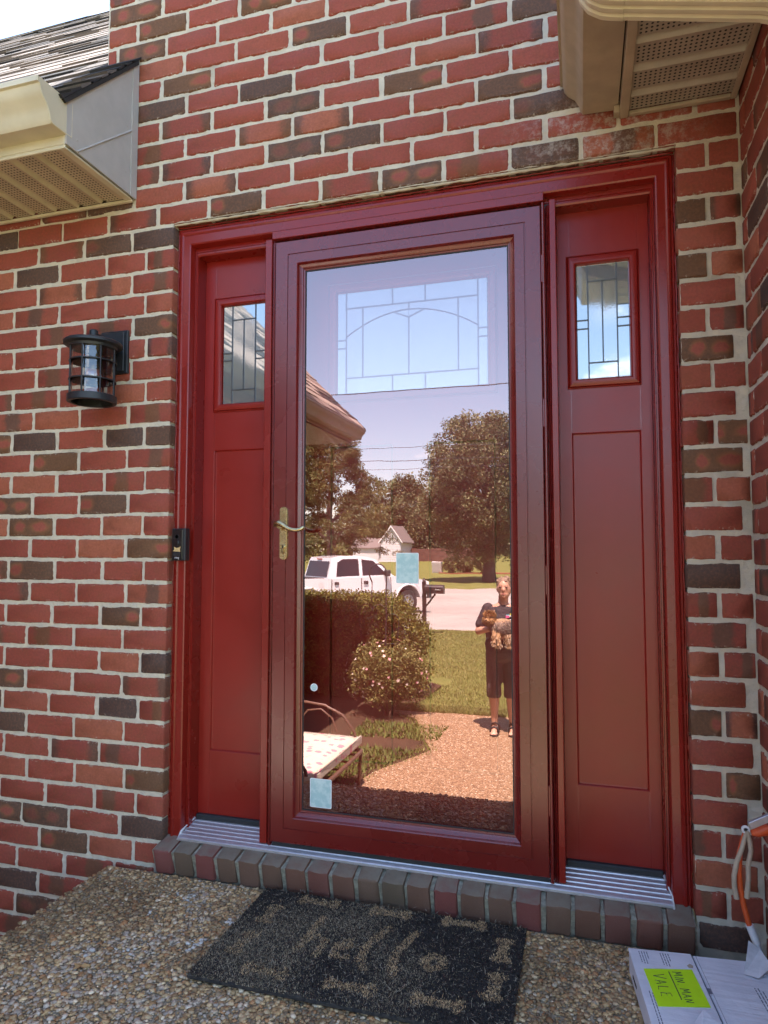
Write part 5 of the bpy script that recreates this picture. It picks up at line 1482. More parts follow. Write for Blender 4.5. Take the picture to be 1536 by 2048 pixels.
# ---- white shed, fence
sh = thing('garden_shed', (-19.4, -72, gz(-70)), 'white clapboard shed with pointed gable beyond the street', 'shed')
M['siding'] = plain('white_siding', (0.62, 0.62, 0.64), 0.6); M['shroof'] = plain('grey_shingle_roof', (0.16, 0.14, 0.13), 0.9)
zb = gz(-70) - .05
m = MB(); m.extrude([(-20.2, zb), (-17.8, zb), (-17.8, zb + 2.55), (-19.0, zb + 4.15), (-20.2, zb + 2.55)], 'y', -75.0, -70.0); build('wall', m, M['siding'], sh)
for i in range(16):
    z_ = zb + 0.1 + i * .25
    hw = 1.19 if z_ < zb + 2.5 else max(0.05, 1.19 * (zb + 4.1 - z_) / 1.6)
    m = MB(); m.extrude([(-70.0, z_), (-69.965, z_), (-69.985, z_ + .2), (-70.0, z_ + .2)], 'x', -19.0 - hw, -19.0 + hw); build('clapboard', m, M['siding'], sh)
for s_ in (-1, 1):
    m = MB(); m.extrude([(-19.0, zb + 4.30), (-19.0 + s_ * 1.45, zb + 2.37), (-19.0 + s_ * 1.45, zb + 2.25), (-19.0, zb + 4.16)], 'y', -75.2, -69.8); build('roof', m, M['shroof'], sh)
    m = MB(); m.extrude([(-19.0, zb + 4.29), (-19.0 + s_ * 1.46, zb + 2.36), (-19.0 + s_ * 1.46, zb + 2.18), (-19.0, zb + 4.11)], 'y', -69.79, -69.74); build('bargeboard', m, M['white'], sh)
m = MB(); m.box(-23.6, -20.25, -74.5, -70.5, zb - .05, zb + 1.7); build('annex_wall', m, M['siding'], sh)
m = MB(); m.extrude([(-70.3, zb + 1.6), (-74.7, zb + 1.6), (-74.7, zb + 1.75), (-72.5, zb + 2.9), (-70.3, zb + 1.75)], 'x', -23.8, -20.25); build('roof', m, M['shroof'], sh)
fe = thing('board_fence', (-16, -74, gz(-74)), 'brown board fence behind the white shed', 'fence')
M['fence'] = plain('brown_fence_boards', (0.12, 0.06, 0.045), 0.85, var=.25, scale=3)
x_ = -17.7
while x_ < -10.5:
    m = MB(); m.box(x_, x_ + .19, -74.05, -74.02, gz(-74) - .05, gz(-74) + 1.55 + random.uniform(-.02, .02)); build('board', m, M['fence'], fe); x_ += .2
m = MB(); m.box(-17.7, -10.5, -74.10, -74.05, gz(-74) + .4, gz(-74) + .5); m.box(-17.7, -10.5, -74.10, -74.05, gz(-74) + 1.2, gz(-74) + 1.3); build('rail', m, M['fence'], fe)

# ---- overhead wires on poles
def pole(x_, y_, lb):
    t = thing('utility_pole', (x_, y_, gz(y_)), lb, 'pole', 'utility poles along the street')
    m = MB(); m.tube([(x_, y_, gz(y_) - .2), (x_, y_, 8.4)], [.15, .10], 10); build('shaft', m, M['bark'], t, 1.0)
    m = MB(); m.box(x_ - .06, x_ + .06, y_ - .9, y_ + .9, 7.35, 7.47); build('crossarm', m, M['bark'], t)
pole(-42, -37, 'tall wooden utility pole down the street past the truck'); pole(34, -37, 'tall wooden utility pole up the street past the clipped shrubs'); pole(-42, -18, 'wooden utility pole on the house side past the truck'); pole(34, -18, 'wooden utility pole on the house side of the street')
for i, (y_, za, zm, zb_, r_, lb) in enumerate(((-18, 7.3, 6.05, 7.3, .017, 'lowest black overhead wire nearest the house'), (-36.3, 7.46, 7.22, 7.46, .014, 'thin overhead wire on the far crossarm tip'), (-37.6, 7.46, 6.62, 7.46, .019, 'thick black overhead wire on the far poles'), (-37.0, 6.3, 6.05, 6.3, .012, 'thin overhead wire below the far crossarms'))):
    m = MB(); m.tube([(-42 + 76 * q / 24, y_, zm + (za - zm) * (abs(q - 13) / 13.0) ** 2) for q in range(25)], r_, 6)
    o = build('overhead_wire', m, M['rubber'], None, 1.0); tag(o, lb, 'wire', 'overhead wires')

# ---- lawn blades
def blades(name, n, x0, x1, y0, y1, h0, h1, pal, wid, zf, inside=None, parent=None, **tg):
    X = x0 + (x1 - x0) * RNG.random(n); Y_ = y0 + (y1 - y0) * RNG.random(n)
    if inside is not None:
        k_ = inside(X, Y_); X, Y_ = X[k_], Y_[k_]; n = len(X)
    Zb = np.array([zf(y) for y in Y_]); hh = h0 + (h1 - h0) * RNG.random(n); an_ = RNG.random(n) * 6.283; ln_ = hh * (0.3 + .6 * RNG.random(n))
    w = wid * (0.6 + .8 * RNG.random(n)); wx, wy = -np.sin(an_) * w, np.cos(an_) * w
    V = np.stack([np.stack([X - wx, Y_ - wy, Zb], 1), np.stack([X + wx, Y_ + wy, Zb], 1), np.stack([X + np.cos(an_) * ln_, Y_ + np.sin(an_) * ln_, Zb + hh], 1)], 1)
    pal = np.array(pal); c = pal[RNG.integers(0, len(pal), n)] * (.7 + .6 * RNG.random((n, 1)))
    return np_build(name, V.reshape(-1, 3), np.arange(n * 3).reshape(n, 3), M['grass'], parent, c, False, **tg)
LAWN = [(0.17, 0.185, 0.045), (0.21, 0.215, 0.06), (0.14, 0.155, 0.035), (0.26, 0.24, 0.095)]
blades('lawn_grass', 120000, -4.2, 2.2, -15.6, -5.86, .016, .042, LAWN, .0042, gz, lambda X, Y_: ~((X < -0.5) & (Y_ > -8.1)), label='short green lawn between walkway and road', cat='grass', kind='stuff')
blades('lawn_grass', 110000, 2.2, 10.5, -15.6, -5.86, .016, .042, LAWN, .0046, gz, None, label='short green lawn along the road past the walkway', cat='grass', kind='stuff')
blades('weed_patch', 5200, -0.95, -0.02, -5.1, -3.15, .012, .05, [(0.14, 0.17, 0.04), (0.10, 0.14, 0.03)], .008, lambda y: -.893, lambda X, Y_: (X < -0.42 + (-3.45 - Y_) * 0.42) & ((Y_ > -4.15) | (Y_ < -4.5)), label='patchy green weeds along the edge of the pebbled walk', cat='weeds', kind='stuff')

EDGE = np.array([(-0.43, -3.0), (-0.38, -3.45), (-0.04, -4.2), (-0.27, -4.75), (-0.44, -5.3), (-0.95, -5.76), (-0.6, -5.9), (-0.55, -7.3), (-1.3, -8.0), (-4.0, -8.15)])
EW = [(a_, b_) for a_, b_ in zip(EDGE, EDGE[1:])]
def on_edge(X, Y_): return np.min([segd(X, Y_, tuple(a_), tuple(b_))[0] + 0.03 * np.sin(X * 37 + Y_ * 53) for a_, b_ in EW], axis=0) < 0.075
blades('edge_grass', 60000, -4.0, 0.1, -8.3, -2.95, .010, .045, [(0.15, 0.175, 0.04), (0.11, 0.14, 0.03), (0.2, 0.2, 0.06)], .006, lambda y: min(-.89, gz(y)), on_edge, label='ragged grass creeping over the edges of the planting bed', cat='grass', kind='stuff')
blades('edge_grass', 26000, -0.95, 2.2, -6.0, -5.68, .015, .055, LAWN, .0045, lambda y: -.893, None, label='lawn grass fringing the far edge of the pebbled walk', cat='grass', kind='stuff')
# ---- boxwood hedge, flowering shrub
hg = thing('boxwood_hedge', (-1.8, -6.75, -0.9), 'dense clipped boxwood hedge beside the lawn, rounded at its end', 'hedge')
cl = []; rr = random.Random(2)
def hedge_top(x_): return 0.34 if x_ < -1.35 else 0.34 - 0.62 * ((x_ + 1.35) / 0.75) ** 2
for i in range(1500):
    x_ = rr.uniform(-4.2, -0.62); tp_ = hedge_top(x_)
    fdep = 0.62 if x_ < -1.2 else 0.62 * math.sqrt(max(0.05, 1 - ((x_ + 1.2) / 0.62) ** 2))
    q = rr.random()
    if q < .45: cl.append((x_, -6.75 + fdep * rr.uniform(-1, 1), tp_ + rr.uniform(-.05, .02)))
    else: cl.append((x_, -6.75 + fdep * (1 if q < .85 else -1) + rr.uniform(-.05, .03), rr.uniform(-.85, tp_)))
V, F, C_ = crown(np.array(cl), .12, 34, .038, [(0.12, 0.125, 0.022), (0.155, 0.15, 0.028), (0.085, 0.095, 0.02)], .6, .9)
np_build('foliage', V, F, M['leaf'], hg, C_, False)
m = MB()
for i in range(12):
    x0_ = -4.1 + 3.3 * i / 12; x1_ = -4.1 + 3.3 * (i + 1) / 12; fd = .52 if x1_ < -1.2 else .52 * math.sqrt(max(.05, 1 - ((x1_ + 1.2) / .62) ** 2))
    m.box(x0_, x1_, -6.75 - fd, -6.75 + fd, -.95, hedge_top(x1_) - .13)
M['inner'] = plain('hedge_dark_core', (0.03, 0.028, 0.012), 0.95, var=.4, scale=20, bump=.8, bscale=30)  # added solid core, its dark colour standing for the hedge's shaded inside
build('dark_core', m, M['inner'], hg)
fs = thing('flowering_shrub', (-0.82, -5.45, -0.9), 'bushy shrub dotted with small pink and white flowers', 'shrub')
cc = ell_clumps((-0.80, -5.45, -0.42), .44, .40, .34, 190, 33, .3, .35)
V, F, C_ = crown(cc, .12, 46, .038, [(0.165, 0.165, 0.05), (0.21, 0.20, 0.065), (0.125, 0.13, 0.038)], .45, .9)
np_build('foliage', V, F, M['leaf'], fs, C_, False)
m = MB(); rr = random.Random(6)
for i in range(70):
    v = Vector((rr.gauss(0, 1), rr.gauss(.3, 1), rr.gauss(.25, .8))).normalized(); p = Vector((-0.80 + .52 * v.x, -5.45 + .46 * v.y, -0.42 + .40 * v.z))
    u = v.orthogonal().normalized(); w = v.cross(u); col = rr.choice([(0.70, 0.36, 0.38), (0.70, 0.55, 0.50), (0.65, 0.25, 0.30), (0.72, 0.62, 0.55)])
    r_ = rr.uniform(.014, .024)
    vs_ = [tuple(p)] + [tuple(p + (u * math.cos(a_) + w * math.sin(a_)) * r_ * (1 if j % 2 == 0 else .62) + v * .004) for j, a_ in enumerate([6.283 * j / 10 for j in range(10)])]
    m.add(vs_, [(0, j + 1, (j + 1) % 10 + 1) for j in range(10)], col)
M['petal'] = attr_mat('petals', .6, .08, 40, transl=.2)
build('flowers', m, M['petal'], fs, kind='stuff')
m = MB()
for i in range(9):
    an_ = i * .7; m.tube([(-.80 + .03 * math.cos(an_), -5.45 + .03 * math.sin(an_), -.92), (-.80 + .15 * math.cos(an_), -5.45 + .15 * math.sin(an_), -.66), (-.80 + .3 * math.cos(an_), -5.45 + .3 * math.sin(an_), -.40)], [.010, .007, .003], 6)
build('stems', m, M['bark'], fs, 1.0)

# ---- wrought iron trellis with a shepherd's crook
tr_ = thing('garden_trellis', (-1.05, -6.0, -0.9), 'thin black iron garden trellis with hooked top in front of the hedge', 'trellis')
X_ = -1.05; yT = -6.02
def arc(cx, cz, r_, a0_, a1_, n=12): return [(cx + r_ * math.cos(R(a0_ + (a1_ - a0_) * i / n)), yT, cz + r_ * math.sin(R(a0_ + (a1_ - a0_) * i / n))) for i in range(n + 1)]
for nm, pts in (('pole', [(X_ + .06, yT, -.93), (X_ + .06, yT, .62)] + arc(X_ - .045, .72, .105, 0, 175) + [(X_ - .155, yT, .68), (X_ - .12, yT, .60)]), ('hook_chain', [(X_ - .12, yT, .60), (X_ - .13, yT, .36)]), ('scroll', arc(X_ - .20, .24, .085, 10, 180) + [(X_ - .285, yT, .05), (X_ - .25, yT, -.2)]), ('scroll', arc(X_ - .03, .24, .085, 0, 170) + [(X_ - .115, yT, .30)]), ('scroll', arc(X_ + .14, .13, .08, 10, 175) + [(X_ + .06, yT, .05)]), ('side_rail', [(X_ + .22, yT, .14), (X_ + .21, yT, -.93)]), ('side_rail', [(X_ - .25, yT, -.2), (X_ - .18, yT, -.93)]), ('cross_bar', [(X_ - .24, yT, -.16), (X_ + .21, yT, -.16)])):
    m = MB(); m.tube(pts, .0085 if nm == 'pole' else .0055, 7); build(nm, m, M['rubber'], tr_, 1.0)

# ---- mailbox
mbx = thing('mailbox', (-2.42, -14.4, gz(-14.4)), 'black kerbside mailbox on a square post by the road', 'mailbox')
g0 = gz(-14.4); px_ = -2.42
M['mbblack'] = plain('black_mailbox_enamel', (0.022, 0.018, 0.018), .4)
m = MB(); m.box(px_ - .045, px_ + .045, -14.445, -14.355, g0 - .1, .25, .006); build('post', m, M['mbblack'], mbx, .5)
m = MB(); m.box(px_ - .10, px_ + .10, -14.5, -14.3, g0 - .1, g0 + .22, .01); m.box(px_ - .075, px_ + .075, -14.475, -14.325, g0 + .21, g0 + .27, .01); build('post_base', m, M['mbblack'], mbx, .5)
m = MB(); m.lathe([(.03, .25), (.045, .275), (.028, .30), (.012, .335), (.001, .34)], (px_, -14.4, 0), 14); build('finial', m, M['mbblack'], mbx, .6)
pf = [(-.10, 0), (.10, 0), (.10, .13)] + [(.10 * math.cos(R(a_)), .13 + .085 * math.sin(R(a_))) for a_ in range(15, 180, 15)] + [(-.10, .13)]
m = MB(); m.extrude([(-14.4 + a_, -.045 + b_) for a_, b_ in pf], 'x', px_ + .03, px_ + .47); bx_o = build('box', m, M['mbblack'], mbx, .5)
m = MB(); m.extrude([(-14.4 + a_ * 1.03, -.048 + b_ * 1.02) for a_, b_ in pf], 'x', px_ + .455, px_ + .485); build('door', m, M['mbblack'], bx_o, .5)
m = MB(); m.box(px_ + .30, px_ + .42, -14.292, -14.286, .045, .065); build('flag', m, M['palegrey'], bx_o)
m = MB(); m.tube([(px_ + .03, -14.4, -.36), (px_ + .12, -14.4, -.26), (px_ + .28, -14.4, -.06)], .022, 8); build('brace', m, M['mbblack'], mbx, .8)

# ---- patio loveseat
ls = thing('patio_loveseat', (-0.65, -2.65, -0.9), 'brown metal patio loveseat with pale pink floral cushions', 'loveseat')
k = NT('floral_cushion'); p = k.obj(); v1 = k.n('TexVoronoi', Vector=p, Scale=13.0); nz = k.noise(p, 46.0, 4.0, .7)
c = k.mix(k.ramp(v1.outputs['Distance'], .26, .42, 1, 0), (0.60, 0.54, 0.43), (0.58, 0.22, 0.27)); c = k.mix(k.ramp(nz, .62, .70, 0, .8), c, (0.36, 0.40, 0.26))
k.bsdf(Base_Color=c, Roughness=.85, Normal=k.bump(k.noise(p, 9.0, 3.0), .3, .02)); M['floral'] = k.m
M['bronze'] = plain('bronze_tube', (0.10, 0.055, 0.035), .45)
def cushion(name, x0, x1, y0, y1, z0, z1, Mx=None):
    m = bmesh.new(); bmesh.ops.create_cube(m, size=1.0)
    bmesh.ops.subdivide_edges(m, edges=m.edges[:], cuts=6, use_grid_fill=True)
    for v in m.verts:
        x, y, z = v.co * 2; r_ = max(abs(x), abs(y)); pf_ = 1 - .55 * (max(0, r_ - .45) / .55) ** 1.6
        v.co = Vector(((x0 + x1) / 2 + x * (x1 - x0) / 2, (y0 + y1) / 2 + y * (y1 - y0) / 2, (z0 + z1) / 2 + z * (z1 - z0) / 2 * pf_))
        if Mx: v.co = Mx @ v.co
    me = bpy.data.meshes.new(name); m.to_mesh(me); m.free(); me.polygons.foreach_set('use_smooth', [True] * len(me.polygons)); me.materials.append(M['floral'])
    return link_obj(name, me, ls)
sx0, sx1, sy0, sy1, sz = -0.96, -0.345, -3.12, -2.08, -0.47
cu = cushion('seat_cushion', sx0, sx1, sy0, sy1, sz - .115, sz)
m = MB(); m.tube([(sx1 - .004, sy0 + .02, sz - .02), (sx1 + .002, (sy0 + sy1) / 2, sz - .014), (sx1 - .004, sy1 - .02, sz - .02)], .005, 6); build('piping', m, M['floral'], cu, 1.0)
cushion('back_cushion', -0.06, .06, sy0 + .02, sy1 - .02, -.02, .50, Matrix.Translation((-.93, 0, sz)) @ Matrix.Rotation(R(-14), 4, 'Y'))
m = MB(); m.tube([(sx0, sy0 + .02, sz - .14), (sx1, sy0 + .02, sz - .135), (sx1 + .01, sy0 + .05, sz - .135), (sx1 + .01, sy1 - .05, sz - .135), (sx1, sy1 - .02, sz - .135), (sx0, sy1 - .02, sz - .14)], .016, 8)
for i in range(5): m.tube([(sx0, sy0 + .15 + .19 * i, sz - .14), (sx1, sy0 + .15 + .19 * i, sz - .135)], .008, 6)
build('seat_frame', m, M['bronze'], ls, 1.0)
for y_ in (sy0 + .02, sy1 - .02):
    m = MB(); m.tube([(sx1, y_, sz - .14), (sx1 - .03, y_, -.90)], .014, 8); build('leg', m, M['bronze'], ls, 1.0)
    m = MB(); m.tube([(sx0, y_, sz - .14), (sx0 - .05, y_, -.90)], .014, 8); build('leg', m, M['bronze'], ls, 1.0)
    m = MB(); m.tube([(sx0 - .06, y_, sz + .20), (sx0 + .12, y_, sz + .215), (sx0 + .30, y_, sz + .20), (sx1 - .16, y_, sz + .13), (sx1 - .06, y_, sz + .0), (sx1 - .03, y_, sz - .13)], .012, 8); build('armrest', m, M['bronze'], ls, 1.0)
    m = MB(); m.tube([(sx0 + .05, y_, sz + .02), (sx0 + .15, y_, sz + .15), (sx0 + .26, y_, sz + .165), (sx0 + .36, y_, sz + .10), (sx0 + .40, y_, sz + .0)], .008, 8); build('arm_scroll', m, M['bronze'], ls, 1.0)
    m = MB(); m.tube([(sx0, y_, sz - .14), (sx0 - .16, y_, sz + .55)], .014, 8); build('back_post', m, M['bronze'], ls, 1.0)

# ---- white pickup truck
TK = thing('pickup_truck', (-5.4, -19.1, gz(-20)), 'white crew cab pickup truck parked on the road', 'truck')
TM = Matrix.Translation((-5.02, -20.80, -1.09)) @ Matrix.Rotation(R(-47), 4, 'Z')
WM[TK.name_full] = Matrix.Translation(TK.location)
M['carpaint'] = plain('white_car_paint', (0.62, 0.62, 0.63), .22, var=.02, coat=.6)
M['glassdark'] = plain('tinted_car_glass', (0.02, 0.02, 0.022), .05, var=.05)
M['trimblack'] = plain('black_truck_trim', (0.03, 0.03, 0.03), .55)
M['tyre'] = plain('tyre_rubber', (0.028, 0.027, 0.027), .85, var=.2)
M['steel'] = plain('grey_steel_wheel', (0.42, 0.42, 0.43), .35, .6)
M['lampred'] = plain('red_lens', (0.35, 0.02, 0.02), .15)
M['lampclear'] = plain('clear_lens', (0.7, 0.7, 0.7), .1)
def tverts(m): m.v = [tuple(TM @ Vector(p)) for p in m.v]; return m
def arch_pts(cx, r_, z_): return [(cx + r_ * math.cos(R(a_)), .40 + r_ * math.sin(R(a_))) for a_ in range(0, 181, 12)]
def tprism(poly, hw):
    """side profile (x,z) extruded across, half width given by height"""
    m = MB(); n = len(poly); V = [(x, s_ * hw(x, z), z) for s_ in (-1, 1) for x, z in poly]
    F = [tuple(range(n)), tuple(range(2 * n - 1, n - 1, -1))] + [(i, n + i, n + (i + 1) % n, (i + 1) % n) for i in range(n)]
    m.add(V, F); return m
bw = lambda x, z: (1.0 - .05 * max(0, (z - .95) / .3)) * (1 - (.10 * max(0, (x - .45) / .5) ** 2))
low = [(.93, .55), (.95, .78), (.93, 1.02), (.80, 1.10), (.30, 1.19), (-.45, 1.25), (-.62, 1.24), (-2.98, 1.24), (-3.0, 1.19), (-3.02, 1.24), (-4.92, 1.25), (-4.95, 1.1), (-4.95, .62)] + [(-3.68 - .50 * math.cos(R(a_)), .42 + .52 * math.sin(R(a_))) for a_ in range(15, 166, 10)] + [(-3.1, .45), (-.6, .43)] + [(-.50 * math.cos(R(a_)), .42 + .52 * math.sin(R(a_))) for a_ in range(15, 166, 10)]
build('body', tverts(tprism(low, bw)), M['carpaint'], TK, .5)
cabw = lambda x, z: .955 - .20 * max(0, (z - 1.22) / .72)
cab = [(-.50, 1.22), (-1.22, 1.82), (-1.45, 1.905), (-1.9, 1.94), (-2.5, 1.93), (-2.82, 1.88), (-3.0, 1.22)]
build('cab', tverts(tprism(cab, cabw)), M['carpaint'], TK, .6)
def sideglass(poly, off=.006):
    m = MB()
    V = [(x, s_ * (cabw(x, z) + off), z) for s_ in (1,) for x, z in poly] + [(x, -(cabw(x, z) + off), z) for x, z in poly]
    n = len(poly); m.add(V, [tuple(range(n)), tuple(range(2 * n - 1, n - 1, -1))]); return m
build('side_window', tverts(sideglass([(-.80, 1.30), (-1.30, 1.77), (-1.72, 1.83), (-1.74, 1.30)])), M['glassdark'], TK)
build('side_window', tverts(sideglass([(-1.86, 1.30), (-1.84, 1.835), (-2.42, 1.83), (-2.62, 1.74), (-2.72, 1.30)])), M['glassdark'], TK)
m = MB(); m.add([(-.515, .80, 1.27), (-1.225, .68, 1.80), (-1.225, -.68, 1.80), (-.515, -.80, 1.27)], [(0, 1, 2, 3)]); m.v = [(a_ + .022, b_, c_ + .022) for a_, b_, c_ in m.v]; build('windshield', tverts(m), M['glassdark'], TK)
m = MB(); m.add([(-2.985, .83, 1.28), (-2.855, .74, 1.77), (-2.855, -.74, 1.77), (-2.985, -.83, 1.28)], [(3, 2, 1, 0)]); m.v = [(a_ - .012, b_, c_) for a_, b_, c_ in m.v]; build('rear_window', tverts(m), M['glassdark'], TK)
m = MB(); m.box(-2.875, -2.84, -.16, .16, 1.82, 1.86); build('brake_light', tverts(m), M['lampred'], TK)
m = MB(); m.box(-4.88, -3.07, -.80, .80, 1.10, 1.254); build('bed_liner', tverts(m), M['trimblack'], TK)
for x_ in (-.70, -1.80, -2.90):
    m = MB()
    for s_ in (1, -1): m.box(x_ - .006, x_ + .006, s_ * .985 - .012, s_ * .985 + .018, .50, 1.22)
    build('door_seam', tverts(m), M['trimblack'], TK)
for x_ in (-1.62, -2.70):
    m = MB(); m.box(x_ - .10, x_ + .06, .97, 1.012, 1.03, 1.13, .008); build('door_handle', tverts(m), M['trimblack'], TK, .5)
m = MB(); m.box(-3.1, -.58, -.97, .97, .36, .46); build('rocker', tverts(m), M['trimblack'], TK)
for cx in (0.0, -3.68):
    for s_ in (1, -1):
        m = MB(); m.tube([(cx - .52 * math.cos(R(a_)), s_ * 1.0, .42 + .54 * math.sin(R(a_))) for a_ in range(10, 171, 10)], .035, 8); build('wheel_flare', tverts(m), M['carpaint'], TK, 1.0)
        m = MB(); m.lathe([(.24, -.13), (.37, -.13), (.395, -.09), (.40, 0), (.395, .09), (.37, .13), (.24, .13), (.24, -.13)], (cx, s_ * .86, .40), 32, axis='y'); wh = build('wheel', tverts(m), M['tyre'], TK, .5)
        m = MB(); m.lathe([(.245, -s_ * .0), (.245, s_ * .115), (.225, s_ * .118), (.20, s_ * .07), (.12, s_ * .055), (.095, s_ * .10), (.07, s_ * .115), (0.001, s_ * .118)], (cx, s_ * .86, .40), 32, axis='y'); build('rim', tverts(m), M['steel'], wh, .5)
        m = MB()
        for j in range(7):
            an_ = 6.283 * j / 7; m.lathe([(.026, 0), (.026, s_ * .012)], (cx + .165 * math.cos(an_), s_ * .918, .40 + .165 * math.sin(an_)), 10, axis='y')
        build('rim_holes', tverts(m), M['trimblack'], wh)
m = MB(); m.box(.80, 1.02, -.96, .96, .50, .76, .03); build('front_bumper', tverts(m), M['trimblack'], TK, .5)
m = MB(); m.box(-5.08, -4.94, -.93, .93, .55, .76, .02); build('rear_bumper', tverts(m), M['steel'], TK, .5)
for s_ in (1, -1):
    m = MB(); m.box(.72, .935, s_ * .80 - .12, s_ * .80 + .12, .84, 1.06, .02); build('headlight', tverts(m), M['lampclear'], TK, .5)
    m = MB(); m.box(-4.965, -4.90, s_ * .92 - .06, s_ * .92 + .06, .85, 1.18, .01); build('tail_light', tverts(m), M['lampred'], TK, .5)
    m = MB(); m.box(-.98, -.82, s_ * 1.09 - .13, s_ * 1.09 + .13, 1.26, 1.48, .03); build('mirror', tverts(m), M['trimblack'], TK, .5)
m = MB(); m.lathe([(.085, 0), (.085, .008)], (-3.28, .985, 1.05), 20, axis='y'); build('fuel_door', tverts(m), M['carpaint'], TK, .6)

# ---- person holding a small dog
PE = thing('person', (0.572, -5.03, -0.885), 'person in dark shirt and capri trousers standing on the walkway holding a small dog', 'person')
PM = Matrix.Translation((0.572, -5.03, -0.885))
M['skin'] = plain('skin', (0.52, 0.29, 0.20), .5, var=.06); M['shirt'] = plain('dark_navy_shirt', (0.022, 0.020, 0.026), .85, var=.3, scale=12, bump=1.0, bscale=16)
M['trouser'] = plain('black_capri_cloth', (0.060, 0.050, 0.055), .9, var=.25, scale=10, bump=1.0, bscale=14); M['hair'] = plain('short_grey_brown_hair', (0.20, 0.14, 0.095), .7, var=.35, scale=60)
M['eyes'] = plain('dark_eyes', (0.03, 0.02, 0.02), .2); M['lips'] = plain('lips', (0.40, 0.15, 0.12), .5); M['sandal'] = plain('black_sandal', (0.02, 0.02, 0.02), .5)
def remesh(name, m, mat, parent, vox, smooth=4):
    m.v = [tuple(PM @ Vector(p)) for p in m.v]
    o = build(name, m, mat, parent, 3.2)
    r_ = o.modifiers.new('join', 'REMESH'); r_.mode = 'VOXEL'; r_.voxel_size = vox; r_.use_smooth_shade = True
    s_ = o.modifiers.new('soften', 'SMOOTH'); s_.factor = .5; s_.iterations = smooth
    return o
bd = MB()
bd.ellipsoid((0, 0, 1.02), (.165, .115, .26)); bd.ellipsoid((0, 0, 1.22), (.17, .10, .12)); bd.ellipsoid((0, 0, .86), (.17, .125, .13))
bd.capsule((0, .0, 1.30), (0.01, .015, 1.40), .056, .052)
HC = Vector((0.022, .03, 1.485))
bd.ellipsoid(HC, (.072, .088, .105)); bd.ellipsoid(HC + Vector((0, .025, -.055)), (.055, .062, .052)); bd.ellipsoid(HC + Vector((0, .088, -.014)), (.011, .016, .020)); bd.ellipsoid(HC + Vector((0, .066, -.082)), (.022, .02, .016))
for s_ in (-1, 1): bd.ellipsoid(HC + Vector((s_ * .072, .0, -.005)), (.010, .018, .028))
JT_ = {-1: [(-.165, 0, 1.275), (-.245, .045, 1.04), (-.125, .19, 1.075)], 1: [(.165, 0, 1.275), (.235, .05, 1.04), (.125, .20, 1.045)]}
for s_ in (-1, 1):
    a_, b_, c_ = JT_[s_]
    bd.capsule(a_, b_, .052, .043); bd.capsule(b_, c_, .043, .028)
    h_ = Vector(c_); d_ = Vector((-s_ * .085, .045, -.012)).normalized(); sd_ = Vector((0, .25, .97)).normalized()
    pl_ = h_ + d_ * .055; bd.capsule(h_, pl_, .026, .029)
    for j, (ofs, ln_) in enumerate(((-.027, .060), (-.009, .072), (.009, .075), (.026, .068))):
        k1 = pl_ + sd_ * ofs + d_ * .018; k2 = k1 + d_ * ln_ * .55 + Vector((0, .008, -.004)); k3 = k2 + (d_ * .6 + Vector((0, -.6, -.25))).normalized() * ln_ * .45
        bd.capsule(k1, k2, .0092, .0086, 8); bd.capsule(k2, k3, .0086, .0074, 8)
    bd.capsule(h_ + sd_ * .018, h_ + d_ * .035 + sd_ * .062, .0105, .0085, 8)
LG = {-1: [(-.085, 0, .86), (-.098, .015, .47), (-.098, -.01, .09)], 1: [(.085, 0, .86), (.080, -.015, .47), (.088, -.045, .09)]}
for s_ in (-1, 1):
    a_, b_, c_ = LG[s_]; bd.capsule(a_, b_, .088, .057); bd.capsule(b_, (b_[0], b_[1] - .022, .36), .055, .058); bd.capsule((b_[0], b_[1] - .022, .36), c_, .056, .034)
    bd.capsule((c_[0], c_[1] - .02, .045), (c_[0] - .0 + s_ * -.02 * 0 + .012, c_[1] + .15, .032), .036, .030)
    for j in range(5): bd.capsule((c_[0] - .026 + .0135 * j + .012, c_[1] + .155, .026), (c_[0] - .030 + .0145 * j + .012, c_[1] + .195 - .006 * abs(j - 1), .020), .012, .010, 8)
body = remesh('body', bd, M['skin'], PE, .0085, 3)
sh_ = MB(); sh_.ellipsoid((0, 0, 1.05), (.190, .140, .30)); sh_.ellipsoid((0, 0, 1.235), (.178, .112, .09)); sh_.ellipsoid((0, .01, .90), (.195, .15, .15)); sh_.ellipsoid((0, .045, 1.17), (.15, .105, .09)); sh_.capsule((0, -.005, 1.22), (.003, -.01, 1.285), .105, .078)
for s_ in (-1, 1): a_ = JT_[s_][0]; b_ = JT_[s_][1]; sh_.capsule(Vector(a_) + Vector((s_ * -.012, 0, -.006)), Vector(a_).lerp(Vector(b_), .70), .068, .066)
shirt = remesh('shirt', sh_, M['shirt'], PE, .011, 4)
tr2 = MB(); tr2.ellipsoid((0, 0, .83), (.182, .14, .13))
for s_ in (-1, 1): a_, b_, c_ = LG[s_]; tr2.capsule(a_, b_, .102, .078); tr2.tube([b_, (b_[0], b_[1] - .01, .385), (b_[0], b_[1] - .012, .365)], [.078, .078, .074], 14)
remesh('capri_trousers', tr2, M['trouser'], PE, .010, 3)
hr = MB(); hr.ellipsoid(HC + Vector((0, -.018, .030)), (.082, .088, .092))
rr = random.Random(8)
for i in range(46):
    v = Vector((rr.gauss(0, 1), min(rr.gauss(-.25, .8), .35), abs(rr.gauss(.6, .6)) + .2)).normalized(); p0 = HC + Vector((v.x * .078, v.y * .086 - .018, v.z * .088 + .032))
    hr.capsule(p0, p0 + (v + Vector((rr.uniform(-.5, .5), rr.uniform(-.3, .3), .1))).normalized() * rr.uniform(.010, .020), .012, .008, 8)
remesh('hair', hr, M['hair'], PE, .0075, 1)
